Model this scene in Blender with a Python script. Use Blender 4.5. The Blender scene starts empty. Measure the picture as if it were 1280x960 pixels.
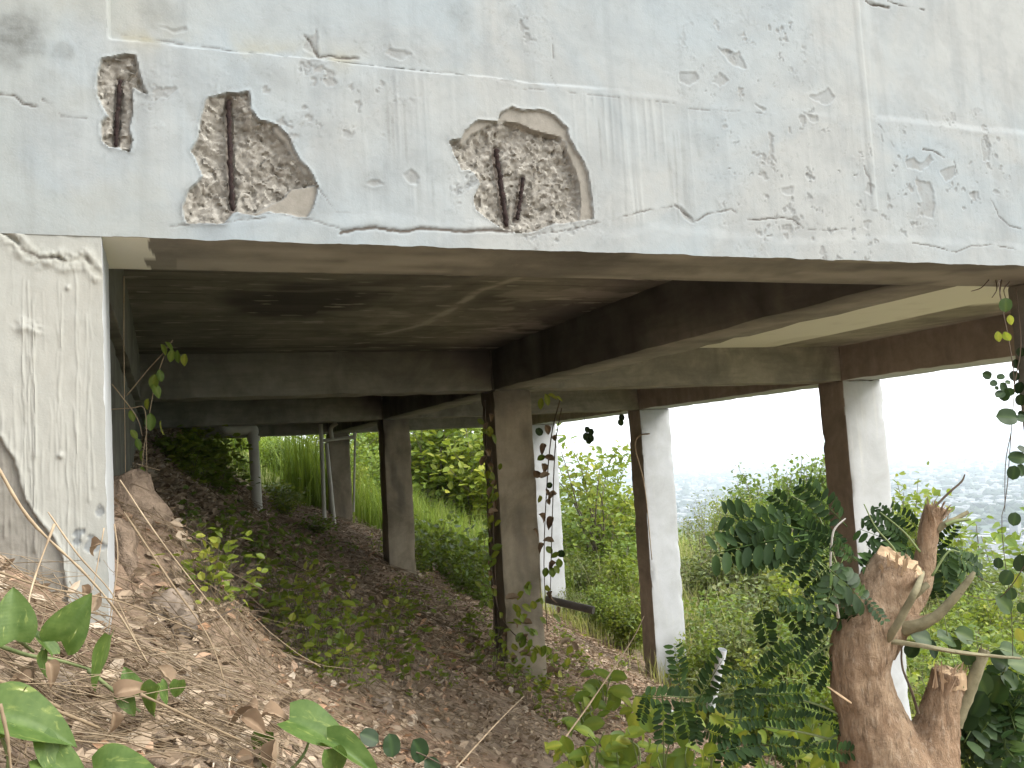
import bpy, bmesh, math, random
import numpy as np
from mathutils import Vector, Matrix

random.seed(7)
RNG = np.random.default_rng(7)
SC = bpy.context.scene
COL = SC.collection

# ------------------------------------------------------------------ camera
F_PX, YAW, PITCH, ROLL = 1136.5, 0.3698, 0.0807, -0.0565
CAM = np.array([0.1434, -2.7, -0.6715])
_f = np.array([math.sin(YAW)*math.cos(PITCH), math.cos(YAW)*math.cos(PITCH), math.sin(PITCH)])
_r = np.array([math.cos(YAW), -math.sin(YAW), 0.0])
_u = np.cross(_r, _f)
RT = _r*math.cos(ROLL)+_u*math.sin(ROLL)
UP = -_r*math.sin(ROLL)+_u*math.cos(ROLL)
cd = bpy.data.cameras.new('camera')
cam = bpy.data.objects.new('camera', cd)
COL.objects.link(cam)
cd.sensor_width = 36.0
cd.lens = F_PX/1280*36
cd.clip_start, cd.clip_end = 0.05, 60000
cam.matrix_world = Matrix(((RT[0], UP[0], -_f[0], CAM[0]), (RT[1], UP[1], -_f[1], CAM[1]),
                           (RT[2], UP[2], -_f[2], CAM[2]), (0, 0, 0, 1)))
SC.camera = cam

# ------------------------------------------------------------------ light
SUN_EL, SUN_AZ = math.radians(40), math.radians(128)     # azimuth from +Y towards +X: in front of the fascia, to the right
w = bpy.data.worlds.new('World'); SC.world = w; w.use_nodes = True
nt = w.node_tree; nt.nodes.clear()
wo = nt.nodes.new('ShaderNodeOutputWorld'); bg = nt.nodes.new('ShaderNodeBackground')
sky = nt.nodes.new('ShaderNodeTexSky'); sky.sky_type = 'NISHITA'; sky.sun_disc = False
sky.sun_elevation = SUN_EL; sky.sun_rotation = SUN_AZ
sky.air_density = 1.0; sky.dust_density = 6.0; sky.ozone_density = 1.0
mx = nt.nodes.new('ShaderNodeMix'); mx.data_type = 'RGBA'
mx.inputs[0].default_value = 0.72
mx.inputs[7].default_value = (10.5, 11.0, 11.4, 1)        # even bright overcast veil
nt.links.new(sky.outputs[0], mx.inputs[6]); nt.links.new(mx.outputs[2], bg.inputs[0])
bg.inputs[1].default_value = 0.10
nt.links.new(bg.outputs[0], wo.inputs[0])
sl = bpy.data.lights.new('sun', 'SUN'); sun = bpy.data.objects.new('sun', sl); COL.objects.link(sun)
sl.energy = 1.5; sl.angle = math.radians(38); sl.color = (1, .98, .955)
sd = Vector((math.sin(SUN_AZ)*math.cos(SUN_EL), math.cos(SUN_AZ)*math.cos(SUN_EL), math.sin(SUN_EL)))
sun.rotation_euler = sd.to_track_quat('Z', 'Y').to_euler()
SC.view_settings.view_transform = 'Standard'; SC.view_settings.look = 'None'
HAZE = 1.9e-4
SC.view_settings.exposure = 1.58; SC.view_settings.gamma = 1.0
SC.cycles.max_bounces = 8; SC.cycles.diffuse_bounces = 5; SC.cycles.transmission_bounces = 4
SC.cycles.transparent_max_bounces = 4; SC.cycles.volume_bounces = 1
SC.cycles.use_denoising = True

# ------------------------------------------------------------------ helpers
def ray(u, v): return _f+RT*((u-640)/F_PX)-UP*((v-480)/F_PX)
def at_y(u, v, Y):
    d = ray(u, v); return CAM+d*((Y-CAM[1])/d[1])
def at_z(u, v, Z):
    d = ray(u, v); return CAM+d*((Z-CAM[2])/d[2])
def at_d(u, v, t): return CAM+ray(u, v)*t

def _hash(ix, iy, iz, s):
    h = (ix.astype(np.int64)*374761393+iy.astype(np.int64)*668265263+iz.astype(np.int64)*2147483647+s*144665) & 0x7fffffff
    h = ((h ^ (h >> 13))*1274126177) & 0x7fffffff
    h = (h ^ (h >> 16)) & 0xffffff
    return h/float(0xffffff)
def vnoise(x, y, z=None, s=0):
    x = np.asarray(x, float); y = np.asarray(y, float)
    z = np.zeros_like(x) if z is None else np.asarray(z, float)
    ix, iy, iz = np.floor(x), np.floor(y), np.floor(z)
    fx, fy, fz = x-ix, y-iy, z-iz
    fx, fy, fz = [t*t*(3-2*t) for t in (fx, fy, fz)]
    def c(a, b, d): return _hash(ix+a, iy+b, iz+d, s)
    def lerp(a, b, t): return a+(b-a)*t
    x00 = lerp(c(0, 0, 0), c(1, 0, 0), fx); x10 = lerp(c(0, 1, 0), c(1, 1, 0), fx)
    a = lerp(x00, x10, fy)
    if not np.any(fz): return a*2-1
    x01 = lerp(c(0, 0, 1), c(1, 0, 1), fx); x11 = lerp(c(0, 1, 1), c(1, 1, 1), fx)
    return lerp(a, lerp(x01, x11, fy), fz)*2-1
def fbm(x, y, z=None, s=0, o=4, g=.5):
    r = 0; a = 1; t = 0
    x = np.asarray(x, float); y = np.asarray(y, float)
    for k in range(o):
        r = r+a*vnoise(x, y, z, s+k*17); t += a; a *= g
        x = x*2.03+11.3; y = y*2.03+5.7
        if z is not None: z = np.asarray(z)*2.03+3.1
    return r/t
def worley(x, y, s=0):
    ix, iy = np.floor(x), np.floor(y); best = np.full(x.shape, 9.); cid = np.zeros(x.shape)
    for a in (-1, 0, 1):
        for b in (-1, 0, 1):
            jx = ix+a+_hash(ix+a, iy+b, ix*0, s); jy = iy+b+_hash(ix+a, iy+b, ix*0, s+5)
            d = np.hypot(x-jx, y-jy); m = d < best
            best = np.where(m, d, best); cid = np.where(m, _hash(ix+a, iy+b, ix*0, s+9), cid)
    return best, cid
def facets(x, y, s=0):
    """broken stone: every cell a tilted flat face"""
    ix, iy = np.floor(x), np.floor(y); best = np.full(x.shape, 9.); out = np.zeros(x.shape)
    for a in (-1, 0, 1):
        for b in (-1, 0, 1):
            h = lambda k: _hash(ix+a, iy+b, ix*0, s+k)
            dx = x-(ix+a+h(0)); dy = y-(iy+b+h(5)); d = np.abs(dx)*(.7+.6*h(1))+np.abs(dy)*(.7+.6*h(2))+.25*dx*dy; m = d < best
            best = np.where(m, d, best); out = np.where(m, (h(9)-.5)*.8+dx*(h(11)-.5)*2.2+dy*(h(13)-.5)*2.2, out)
    return out
def sstep(a, b, x):
    t = np.clip((x-a)/(b-a), 0, 1); return t*t*(3-2*t)
def poly_sd(px, py, poly):
    """signed distance, negative inside"""
    poly = np.asarray(poly, float); d = np.full(px.shape, 1e9); ins = np.zeros(px.shape, bool)
    for i in range(len(poly)):
        a = poly[i]; b = poly[(i+1) % len(poly)]; e = b-a
        t = np.clip(((px-a[0])*e[0]+(py-a[1])*e[1])/(e@e+1e-12), 0, 1)
        d = np.minimum(d, np.hypot(px-a[0]-t*e[0], py-a[1]-t*e[1]))
        c = ((a[1] > py) != (b[1] > py))
        if abs(e[1]) > 1e-12: ins ^= c & (px < e[0]*(py-a[1])/e[1]+a[0])
    return np.where(ins, -d, d)
def line_d(px, py, pts):
    pts = np.asarray(pts, float); d = np.full(px.shape, 1e9)
    for a, b in zip(pts[:-1], pts[1:]):
        e = b-a; t = np.clip(((px-a[0])*e[0]+(py-a[1])*e[1])/(e@e+1e-12), 0, 1)
        d = np.minimum(d, np.hypot(px-a[0]-t*e[0], py-a[1]-t*e[1]))
    return d

def mesh(name, V, Fc, attrs=None, smooth=True, mats=(), mi=None, sharp=None):
    me = bpy.data.meshes.new(name)
    V = np.asarray(V, np.float32)
    if isinstance(Fc, np.ndarray):
        n, k = Fc.shape
        me.vertices.add(len(V)); me.vertices.foreach_set('co', V.ravel())
        me.loops.add(n*k); me.loops.foreach_set('vertex_index', Fc.astype(np.int32).ravel())
        me.polygons.add(n)
        me.polygons.foreach_set('loop_start', np.arange(0, n*k, k, dtype=np.int32))
        me.polygons.foreach_set('loop_total', np.full(n, k, np.int32))
        me.update(calc_edges=True)
    else:
        me.from_pydata([tuple(map(float, v)) for v in V], [], [tuple(map(int, f)) for f in Fc])
    for m in mats: me.materials.append(m)
    me.polygons.foreach_set('use_smooth', np.full(len(me.polygons), smooth))
    if mi is not None: me.polygons.foreach_set('material_index', np.asarray(mi, np.int32))
    for k, a in (attrs or {}).items():
        at = me.attributes.new(k, 'FLOAT', 'POINT'); at.data.foreach_set('value', np.asarray(a, np.float32))
    if sharp: me.set_sharp_from_angle(angle=math.radians(sharp))
    me.validate()
    return me

def tag(o, label, cat, group=None):
    o['label'] = label; o['category'] = cat
    if group: o['group'] = group
    return o
def thing(name, label, cat, loc=(0, 0, 0), group=None, rz=0.0, s=1.0):
    o = bpy.data.objects.new(name, None); o.empty_display_size = .1
    o.location = tuple(float(c) for c in loc); o.rotation_euler = (0, 0, rz); o.scale = (s, s, s)
    COL.objects.link(o); return tag(o, label, cat, group)
def obj(name, me, parent=None, m=None, world=True):
    """link a mesh; its coordinates are world ones unless world=False (then local to the parent)"""
    if m and not me.materials: me.materials.append(m)
    o = bpy.data.objects.new(name, me); COL.objects.link(o)
    if parent is not None:
        o.parent = parent
        if world and parent.type == 'EMPTY' and parent.parent is None:
            o.matrix_parent_inverse = Matrix.Translation(-Vector(parent.location))
    return o
def struct(o): o['kind'] = 'structure'; return o
def stuff(o): o['kind'] = 'stuff'; return o
def place(me, name, base, tip, up, parent, wid=1.0, m=None):
    """a leaf-like mesh along +X from 0 to 1, put from base to tip"""
    b = np.asarray(base, float); X = np.asarray(tip, float)-b; L = np.linalg.norm(X); x = X/L
    z = np.asarray(up, float); z = z-(z@x)*x
    if np.linalg.norm(z) < 1e-4: z = np.array([.3, .2, .1])-x*.1; z = z-(z@x)*x
    z /= np.linalg.norm(z); y = np.cross(z, x)
    M = Matrix(((x[0]*L, y[0]*L*wid, z[0]*L, b[0]), (x[1]*L, y[1]*L*wid, z[1]*L, b[1]),
                (x[2]*L, y[2]*L*wid, z[2]*L, b[2]), (0, 0, 0, 1)))
    o = bpy.data.objects.new(name, me); COL.objects.link(o)
    if parent is not None:
        o.parent = parent; o.matrix_basis = Matrix.Translation(-Vector(parent.location)) @ M
    else: o.matrix_basis = M
    return o

class Geo:
    """collects verts/quads/tris of several pieces of ONE part"""
    def __init__(s): s.v = []; s.f = []; s.t = []; s.n = 0
    def add(s, V, Fc, tint=0.):
        s.v.append(np.asarray(V, float)); s.f += [tuple(i+s.n for i in f) for f in Fc]
        s.t.append(np.full(len(V), tint)); s.n += len(V)
    def mesh(s, name, m, smooth=True, sharp=None):
        return mesh(name, np.concatenate(s.v), s.f, {'tint': np.concatenate(s.t)}, smooth, (m,), sharp=sharp)
def tube(P, R, n=6, caps=True, wob=0., seed=0):
    P = np.asarray(P, float); k = len(P); R = np.full(k, R) if np.isscalar(R) else np.asarray(R, float)
    T = np.gradient(P, axis=0); T /= np.linalg.norm(T, axis=1)[:, None]+1e-12
    a = np.array([0, 0, 1.]) if abs(T[0, 2]) < .9 else np.array([1., 0, 0])
    V = []; nrm = np.cross(T[0], a); nrm /= np.linalg.norm(nrm)
    rg = np.random.default_rng(seed)
    for i in range(k):
        nrm = nrm-(nrm@T[i])*T[i]; nrm /= np.linalg.norm(nrm); b = np.cross(T[i], nrm)
        an = np.arange(n)/n*2*math.pi; rr = R[i]*(1+wob*rg.uniform(-1, 1, n))
        V.append(P[i]+np.outer(np.cos(an)*rr, nrm)+np.outer(np.sin(an)*rr, b))
    Fc = [(i*n+j, i*n+(j+1) % n, (i+1)*n+(j+1) % n, (i+1)*n+j) for i in range(k-1) for j in range(n)]
    if caps: Fc += [tuple(range(n))[::-1], tuple((k-1)*n+j for j in range(n))]
    return np.concatenate(V), Fc
def spline(P, n):
    P = np.asarray(P, float)
    if len(P) < 3: return P[0]+np.linspace(0, 1, n)[:, None]*(P[-1]-P[0])
    Q = np.concatenate([[2*P[0]-P[1]], P, [2*P[-1]-P[-2]]]); t = np.linspace(0, len(P)-1-1e-6, n); i = t.astype(int); f = (t-i)[:, None]
    a, b, c, d = Q[i], Q[i+1], Q[i+2], Q[i+3]
    return .5*(2*b+(c-a)*f+(2*a-5*b+4*c-d)*f**2+(3*b-a-3*c+d)*f**3)

# ------------------------------------------------------------------ materials
def nmat(name):
    m = bpy.data.materials.new(name); m.use_nodes = True; t = m.node_tree; t.nodes.clear(); return m, t
def nd(t, typ, ins=None, **kw):
    n = t.nodes.new(typ)
    for k, v in kw.items(): setattr(n, k, v)
    for k, v in (ins or {}).items():
        if isinstance(v, bpy.types.NodeSocket): t.links.new(v, n.inputs[k])
        else: n.inputs[k].default_value = v
    return n
def rgba(c): return (c[0], c[1], c[2], 1)
def mix(t, fac, a, b, blend='MIX'):
    n = nd(t, 'ShaderNodeMix', data_type='RGBA', blend_type=blend)
    for i, v in ((0, fac), (6, a), (7, b)):
        if isinstance(v, bpy.types.NodeSocket): t.links.new(v, n.inputs[i])
        elif i == 0: n.inputs[0].default_value = v
        else: n.inputs[i].default_value = rgba(v)
    return n.outputs[2]
def noise(t, vec, scale, detail=4, rough=.55, dist=0.):
    return nd(t, 'ShaderNodeTexNoise', {'Vector': vec, 'Scale': scale, 'Detail': detail, 'Roughness': rough, 'Distortion': dist}).outputs['Fac']
def ramp(t, fac, stops):
    n = nd(t, 'ShaderNodeValToRGB', {'Fac': fac}); e = n.color_ramp.elements
    while len(e) < len(stops): e.new(.5)
    for el, (p, c) in zip(e, stops): el.position = p; el.color = rgba(c) if not np.isscalar(c) else (c, c, c, 1)
    return n.outputs[0]
def attr(t, name): return nd(t, 'ShaderNodeAttribute', attribute_name=name).outputs['Fac']
def pos(t): return nd(t, 'ShaderNodeNewGeometry').outputs['Position']
def scaled(t, vec, s): 
    n = nd(t, 'ShaderNodeVectorMath', {0: vec, 1: s}, operation='MULTIPLY'); return n.outputs[0]
def mth(t, op, a, b=0., c=False):
    n = nd(t, 'ShaderNodeMath', {0: a, 1: b}, operation=op, use_clamp=c); return n.outputs[0]
def finish(t, col, rough=.8, bump=None, strength=.3, dist=.01, spec=.3):
    p = nd(t, 'ShaderNodeBsdfPrincipled', {'Roughness': rough, 'Specular IOR Level': spec})
    if isinstance(col, bpy.types.NodeSocket): t.links.new(col, p.inputs['Base Color'])
    else: p.inputs['Base Color'].default_value = rgba(col)
    if bump is not None:
        b = nd(t, 'ShaderNodeBump', {'Height': bump, 'Strength': strength, 'Distance': dist})
        t.links.new(b.outputs[0], p.inputs['Normal'])
    o = nd(t, 'ShaderNodeOutputMaterial', {'Surface': p.outputs[0]}); return p, o

def mat_plaster(name, cool, warm, dirt):
    m, t = nmat(name); P = pos(t)
    n1 = noise(t, P, 1.3, 5, .6, .6); n2 = noise(t, P, 5.5, 6, .65, .4); n3 = noise(t, P, 38, 6, .7); n4 = noise(t, P, 160, 3)
    c = mix(t, ramp(t, n1, [(.38, 0.), (.62, 1.)]), cool, warm)
    c = mix(t, mth(t, 'MULTIPLY', ramp(t, n2, [(.45, 0.), (.75, 1.)]), .42), c, dirt)
    str_ = noise(t, scaled(t, P, (14, 14, .8)), 1.0, 5, .6)
    c = mix(t, mth(t, 'MULTIPLY', ramp(t, str_, [(.52, 0.), (.72, 1.)]), .30), c, dirt)
    c = mix(t, mth(t, 'MULTIPLY', ramp(t, n3, [(.55, 0.), (.75, 1.)]), .28), c, dirt)
    c = mix(t, attr(t, 'warm'), c, (.245, .232, .17))
    c = mix(t, mth(t, 'MULTIPLY', attr(t, 'stain'), ramp(t, n3, [(.3, .4), (.62, 1.)])), c, (.095, .098, .09))
    pk = ramp(t, n2, [(.35, 0.), (.65, 1.)])
    c = mix(t, attr(t, 'peel'), c, mix(t, pk, (.172, .184, .184), (.205, .208, .198)))
    cc = mix(t, ramp(t, n3, [(.3, 0.), (.7, 1.)]), (.165, .155, .13), (.215, .20, .172))
    c = mix(t, attr(t, 'coat'), c, cc)
    vor = nd(t, 'ShaderNodeTexVoronoi', {'Vector': P, 'Scale': 75.}).outputs['Color']
    sep = nd(t, 'ShaderNodeSeparateColor', {0: vor}).outputs[0]
    ag = ramp(t, sep, [(0., (.095, .088, .075)), (.35, (.175, .165, .142)), (.7, (.235, .222, .193)), (1., (.36, .345, .305))])
    ag = mix(t, ramp(t, n3, [(.3, 0.), (.7, 1.)]), ag, (.165, .153, .13))
    c = mix(t, attr(t, 'expose'), c, ag)
    c = mix(t, attr(t, 'rust'), c, (.075, .045, .035))
    c = mix(t, attr(t, 'crack'), c, (.07, .06, .05))
    h = mth(t, 'ADD', mth(t, 'MULTIPLY', n3, .7), mth(t, 'MULTIPLY', n4, .5))
    finish(t, c, .85, h, .2, .006, .25); return m
M_PLASTER = mat_plaster('wall_plaster', (.232, .265, .278), (.262, .273, .264), (.145, .158, .162))
M_COLPLASTER = mat_plaster('column_plaster', (.275, .283, .262), (.295, .292, .26), (.21, .207, .18))

def mat_concrete(name, a, b, dark, stain=.5, sc=1., boards=(1.2, 8., 8.)):
    m, t = nmat(name); P = pos(t)
    n1 = noise(t, P, 1.1*sc, 6, .62, .8); n2 = noise(t, P, 6*sc, 6, .65, .3); n3 = noise(t, P, 45, 5, .7)
    bd = noise(t, scaled(t, P, boards), 1.0, 4, .6)
    c = mix(t, ramp(t, n2, [(.3, 0.), (.7, 1.)]), a, b)
    c = mix(t, mth(t, 'MULTIPLY', ramp(t, n1, [(.45, 0.), (.68, 1.)]), stain), c, dark)
    c = mix(t, mth(t, 'MULTIPLY', ramp(t, bd, [(.45, 0.), (.7, 1.)]), .35), c, dark)
    c = mix(t, mth(t, 'MULTIPLY', ramp(t, n3, [(.62, 0.), (.74, 1.)]), .5), c, tuple(1.6*x for x in a))
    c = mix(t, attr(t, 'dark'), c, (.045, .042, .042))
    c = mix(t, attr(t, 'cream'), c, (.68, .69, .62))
    c = mix(t, attr(t, 'pale'), c, (.36, .345, .295))
    h = mth(t, 'ADD', mth(t, 'MULTIPLY', n3, .6), mth(t, 'MULTIPLY', bd, 1.0))
    finish(t, c, .9, h, .4, .008, .2); return m
M_SOFFIT = mat_concrete('board_marked_concrete', (.185, .178, .155), (.265, .255, .22), (.095, .09, .078), .85)
M_BEAM = mat_concrete('beam_concrete', (.22, .21, .18), (.31, .295, .25), (.11, .105, .09), .75, 1.2, (2., 2., 16.))
M_COLC = mat_concrete('column_concrete', (.29, .25, .19), (.37, .32, .245), (.15, .13, .09), .75, 1.5, (7., 7., 1.2))
M_BROWN = mat_concrete('brown_concrete', (.25, .215, .18), (.33, .285, .24), (.16, .135, .115), .6, 1.5, (7., 7., 1.2))
def mat_paint():
    m, t = nmat('white_paint'); P = pos(t)
    n2 = noise(t, P, 3., 6, .65, .5); n3 = noise(t, P, 30, 5, .7); st = noise(t, scaled(t, P, (16, 16, .9)), 1.0, 5, .6)
    c = mix(t, ramp(t, n2, [(.4, 0.), (.75, 1.)]), (.40, .415, .425), (.32, .33, .325))
    c = mix(t, mth(t, 'MULTIPLY', ramp(t, st, [(.55, 0.), (.75, 1.)]), .35), c, (.5, .5, .45))
    c = mix(t, mth(t, 'MULTIPLY', ramp(t, n3, [(.66, 0.), (.72, 1.)]), .5), c, (.42, .38, .32))
    finish(t, c, .75, n3, .25, .006, .3); return m
M_PAINT = mat_paint()
def mat_simple(name, a, b, scale=8., rough=.8, bump=.3, spec=.3, str_v=None, dist=.005):
    m, t = nmat(name); P = nd(t, 'ShaderNodeTexCoord').outputs['Object'] if str_v is None else scaled(t, nd(t, 'ShaderNodeTexCoord').outputs['Object'], str_v)
    n = noise(t, P, scale, 6, .65, .3)
    finish(t, mix(t, ramp(t, n, [(.3, 0.), (.7, 1.)]), a, b), rough, n, bump, dist, spec); return m
M_RUST = mat_simple('rusted_steel', (.010, .007, .007), (.032, .018, .015), 60, .95, .9)
M_PVC = mat_simple('grey_pvc', (.50, .49, .43), (.42, .40, .34), 5, .5, .05)
M_PVCW = mat_simple('white_pvc', (.62, .66, .70), (.72, .74, .76), 5, .45, .05)
M_PIPE = mat_simple('dark_pipe', (.075, .068, .06), (.13, .115, .10), 6, .5, .2)
M_ROCK = mat_simple('rock', (.13, .105, .08), (.25, .20, .155), 14, .95, .9)
M_SOILR = mat_simple('soil_bank', (.15, .11, .08), (.34, .26, .19), 22, 1., 1., .1, None, .03)
M_TWIG = mat_simple('dry_twig', (.24, .175, .11), (.42, .33, .22), 20, .85, .4)
M_DTWIG = mat_simple('dark_twig', (.055, .04, .03), (.12, .09, .06), 20, .9, .4)
M_GSTEM = mat_simple('green_stem', (.10, .15, .045), (.18, .20, .09), 15, .6, .2)

def mat_leaf(name, stops, trans=.35, rough=.5, spec=.35, obj_rand=True):
    """leaf colour from the per-leaf value «tint» (and a random value per object)"""
    m, t = nmat(name); a = attr(t, 'tint')
    if obj_rand:
        r = nd(t, 'ShaderNodeObjectInfo').outputs['Random']
        a = mth(t, 'ADD', a, mth(t, 'MULTIPLY', mth(t, 'SUBTRACT', r, .5), .3), True)
    c = ramp(t, a, stops)
    n = noise(t, pos(t), 60, 3); c = mix(t, mth(t, 'MULTIPLY', n, .35), c, (.02, .03, .012), 'MIX')
    p = nd(t, 'ShaderNodeBsdfPrincipled', {'Base Color': c, 'Roughness': rough, 'Specular IOR Level': spec})
    tr = nd(t, 'ShaderNodeBsdfTranslucent', {'Color': mix(t, .5, c, (.30, .36, .03), 'MIX') if trans > .3 else c})
    ms = nd(t, 'ShaderNodeMixShader', {0: trans, 1: p.outputs[0], 2: tr.outputs[0]})
    nd(t, 'ShaderNodeOutputMaterial', {'Surface': ms.outputs[0]}); return m
M_LEAF_DK = mat_leaf('dark_leaf', [(0, (.010, .027, .007)), (.5, (.020, .046, .010)), (1, (.05, .10, .018))], .2, .6, .15)
M_LEAF_RD = mat_leaf('round_leaf', [(0, (.014, .036, .010)), (.4, (.035, .075, .015)), (1, (.10, .15, .025))], .3)
M_LEAF_MD = mat_leaf('mid_leaf', [(0, (.06, .115, .018)), (.5, (.145, .23, .032)), (1, (.28, .34, .055))], .38)
M_LEAF_YL = mat_leaf('yellow_green_leaf', [(0, (.10, .16, .022)), (.5, (.22, .29, .035)), (1, (.44, .43, .07))], .42)
M_LEAF_HZ = mat_leaf('olive_leaf', [(0, (.08, .12, .035)), (.6, (.19, .23, .075)), (1, (.34, .31, .16))], .35)
M_LEAF_BR = mat_leaf('dry_brown_leaf', [(0, (.14, .085, .052)), (.5, (.29, .20, .13)), (1, (.46, .36, .25))], .2, .8, .15)
M_LITTER = mat_leaf('litter_leaf', [(0, (.15, .10, .065)), (.35, (.33, .245, .17)), (.7, (.53, .42, .31)), (.92, (.66, .57, .46)), (1, (.46, .27, .16))], .08, .9, .1, False)
M_STRAW = mat_leaf('straw', [(0, (.12, .085, .055)), (.5, (.26, .19, .12)), (1, (.44, .345, .235))], .1, .85, .15, False)
M_GRASS = mat_leaf('grass_blade', [(0, (.10, .17, .022)), (.45, (.22, .32, .045)), (.7, (.38, .39, .11)), (1, (.62, .54, .34))], .4, .6, .25, False)
M_BARK_SH = mat_simple('shrub_stem', (.10, .085, .06), (.19, .16, .12), 12, .9, .5)

# ------------------------------------------------------------------ terrain
_GX = np.array([-60, -9, -.5, 0, 3.5, 7.8, 10, 24, 60, 280.]); _GZ = np.array([8.5, 6.5, .40, 0, -2.38, -4.62, -5.35, -8.3, -31, -152.])
_GY = np.array([-60, -2.7, 10, 34, 320]); _GYZ = np.array([-5, -1.65, 0, 2.9, 4.0])
def height(x, y, detail=True):
    x = np.asarray(x, float); y = np.asarray(y, float)
    z = np.interp(x, _GX, _GZ)+np.interp(y, _GY, _GYZ)*np.interp(x, [24, 120], [1, 0])
    z = z+.24*(1-sstep(.1, 1.0, x))*sstep(-2.6, -1.6, y)*(1-sstep(.6, 1.8, y))
    z = z+.22*(1-sstep(.12, .55, x+.06*vnoise(y*4, y*0, s=3)))*sstep(.25, .7, y)*(1-sstep(1.8, 5., y))
    z = z-.50*np.exp(-((x-1.75)/1.05)**2)*sstep(5., 9.5, y)*(1-sstep(16, 19, y))
    if detail:
        z = z+.07*fbm(x*.9, y*.9, s=2, o=3)+.03*fbm(x*4.5, y*4.5, s=4, o=4)
    return z
def axis(*seg):
    out = [np.arange(a, b, st) for a, b, st in seg]; return np.concatenate(out+[[seg[-1][1]]])
gx = axis((-60, -4, 3.), (-4, -1, .25), (-1, 9, .055), (9, 14, .25), (14, 30, .8), (30, 280, 10))
gy = axis((-60, -4, 4.), (-4, -2, .2), (-2, 12, .055), (12, 20, .12), (20, 40, .6), (40, 320, 14))
GX, GY = np.meshgrid(gx, gy); Z = height(GX, GY)
fine = (GX > -1.2) & (GX < 9.2) & (GY > -2.2) & (GY < 13)
Z = Z+np.where(fine, .016*fbm(GX*17, GY*17, s=8, o=2), 0)
nx, ny = len(gx), len(gy); I = np.arange(nx*ny).reshape(ny, nx)
Q = np.stack([I[:-1, :-1], I[:-1, 1:], I[1:, 1:], I[1:, :-1]], -1).reshape(-1, 4)
def mat_soil():
    m, t = nmat('hillside_soil'); P = pos(t)
    n1 = noise(t, P, .8, 5, .6, .5); n2 = noise(t, P, 9, 7, .7, .4); n3 = noise(t, P, 55, 5, .75)
    c = mix(t, ramp(t, n2, [(.32, 0.), (.66, 1.)]), (.16, .118, .085), (.38, .295, .215))
    c = mix(t, mth(t, 'MULTIPLY', ramp(t, n3, [(.5, 0.), (.72, 1.)]), .6), c, (.42, .34, .26))
    c = mix(t, mth(t, 'MULTIPLY', ramp(t, n1, [(.48, 0.), (.64, 1.)]), .4), c, (.30, .17, .10))
    c = mix(t, attr(t, 'green'), c, mix(t, ramp(t, n2, [(.35, 0.), (.65, 1.)]), (.08, .11, .025), (.24, .24, .09)))
    finish(t, c, 1., mth(t, 'ADD', n2, mth(t, 'MULTIPLY', n3, .6)), .9, .03, .1); return m
M_SOIL = mat_soil()
inside = (1-sstep(8.2, 9.2, GX))*(1-sstep(15, 17, GY))
green = np.clip(1-inside, 0, 1)
struct(obj('hillside', mesh('hillside', np.stack([GX, GY, Z], -1).reshape(-1, 3), Q, {'green': green.ravel()}, mats=(M_SOIL,))))

# ------------------------------------------------------------------ house
ZS, YB = 0.40, 0.426                       # slab height over beam bottoms, thickness of the front beam
YR = [5.721, 10.55, 15.294]; XC, WC, DC = 3.202, .402, .385; XR, WR, DR = 7.513, .571, .429
house = thing('concrete_house', 'weathered white concrete house raised on tall columns over the slope', 'house', (0, 0, -1.07))

def W(pts): return [tuple(at_y(u, v, 0)[[0, 2]]) for u, v in pts]
def C1(pts): return W([(x/2.977, y/2.977) for x, y in pts])
def C2(pts): return W([(430+x/2.977, y/2.977) for x, y in pts])
def C3(pts): return W([(850+x/2.977, y/2.977) for x, y in pts])
PA = C1([(360, 270), (385, 220), (450, 205), (500, 205), (520, 290), (545, 355), (500, 320), (490, 430), (480, 480), (495, 520), (480, 560), (455, 555), (440, 540), (410, 545), (385, 520), (375, 460), (400, 430), (360, 350)])
PB = C1([(845, 345), (930, 342), (930, 410), (965, 450), (1030, 465), (1080, 520), (1110, 580), (1150, 640), (1180, 690), (1165, 770), (1145, 810), (1060, 795), (1000, 790), (950, 800), (870, 790), (835, 830), (760, 835), (690, 830), (680, 770), (700, 710), (760, 660), (740, 610), (715, 560), (735, 520), (745, 440), (760, 400), (770, 365), (820, 355)])
PBs = [C1([(930, 800), (1010, 760), (1060, 730), (1085, 700), (1200, 680), (1170, 820), (1000, 830)]), C1([(1020, 455), (1100, 520), (1200, 690), (1130, 640), (1090, 570), (1020, 490)])]
PC = C2([(390, 525), (440, 520), (450, 485), (500, 447), (570, 455), (580, 420), (625, 397), (660, 408), (740, 412), (790, 435), (830, 480), (835, 520), (880, 590), (905, 640), (920, 730), (932, 815), (850, 825), (780, 835), (700, 865), (640, 868), (590, 850), (530, 810), (490, 780), (480, 740), (490, 715), (510, 680), (490, 650), (470, 630), (435, 635), (420, 590), (405, 550)])
PCs = [C2([(560, 460), (625, 380), (740, 400), (800, 420), (850, 500), (850, 540), (800, 505), (720, 490), (640, 455), (600, 450)]), C2([(830, 500), (900, 600), (950, 820), (880, 830), (885, 740), (870, 650), (830, 560)]),
       C2([(430, 530), (450, 470), (520, 440), (560, 455), (520, 475), (470, 500), (440, 540)])]
REBAR = [(W([(150, 97), (147, 140), (145, 181)]), .0055), (W([(286, 122), (288, 180), (291, 262)]), .0065),
         (W([(622, 183), (627, 215), (632, 250), (636, 281)]), .0075), (W([(657, 219), (653, 250), (649, 273)]), .0058)]
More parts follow.
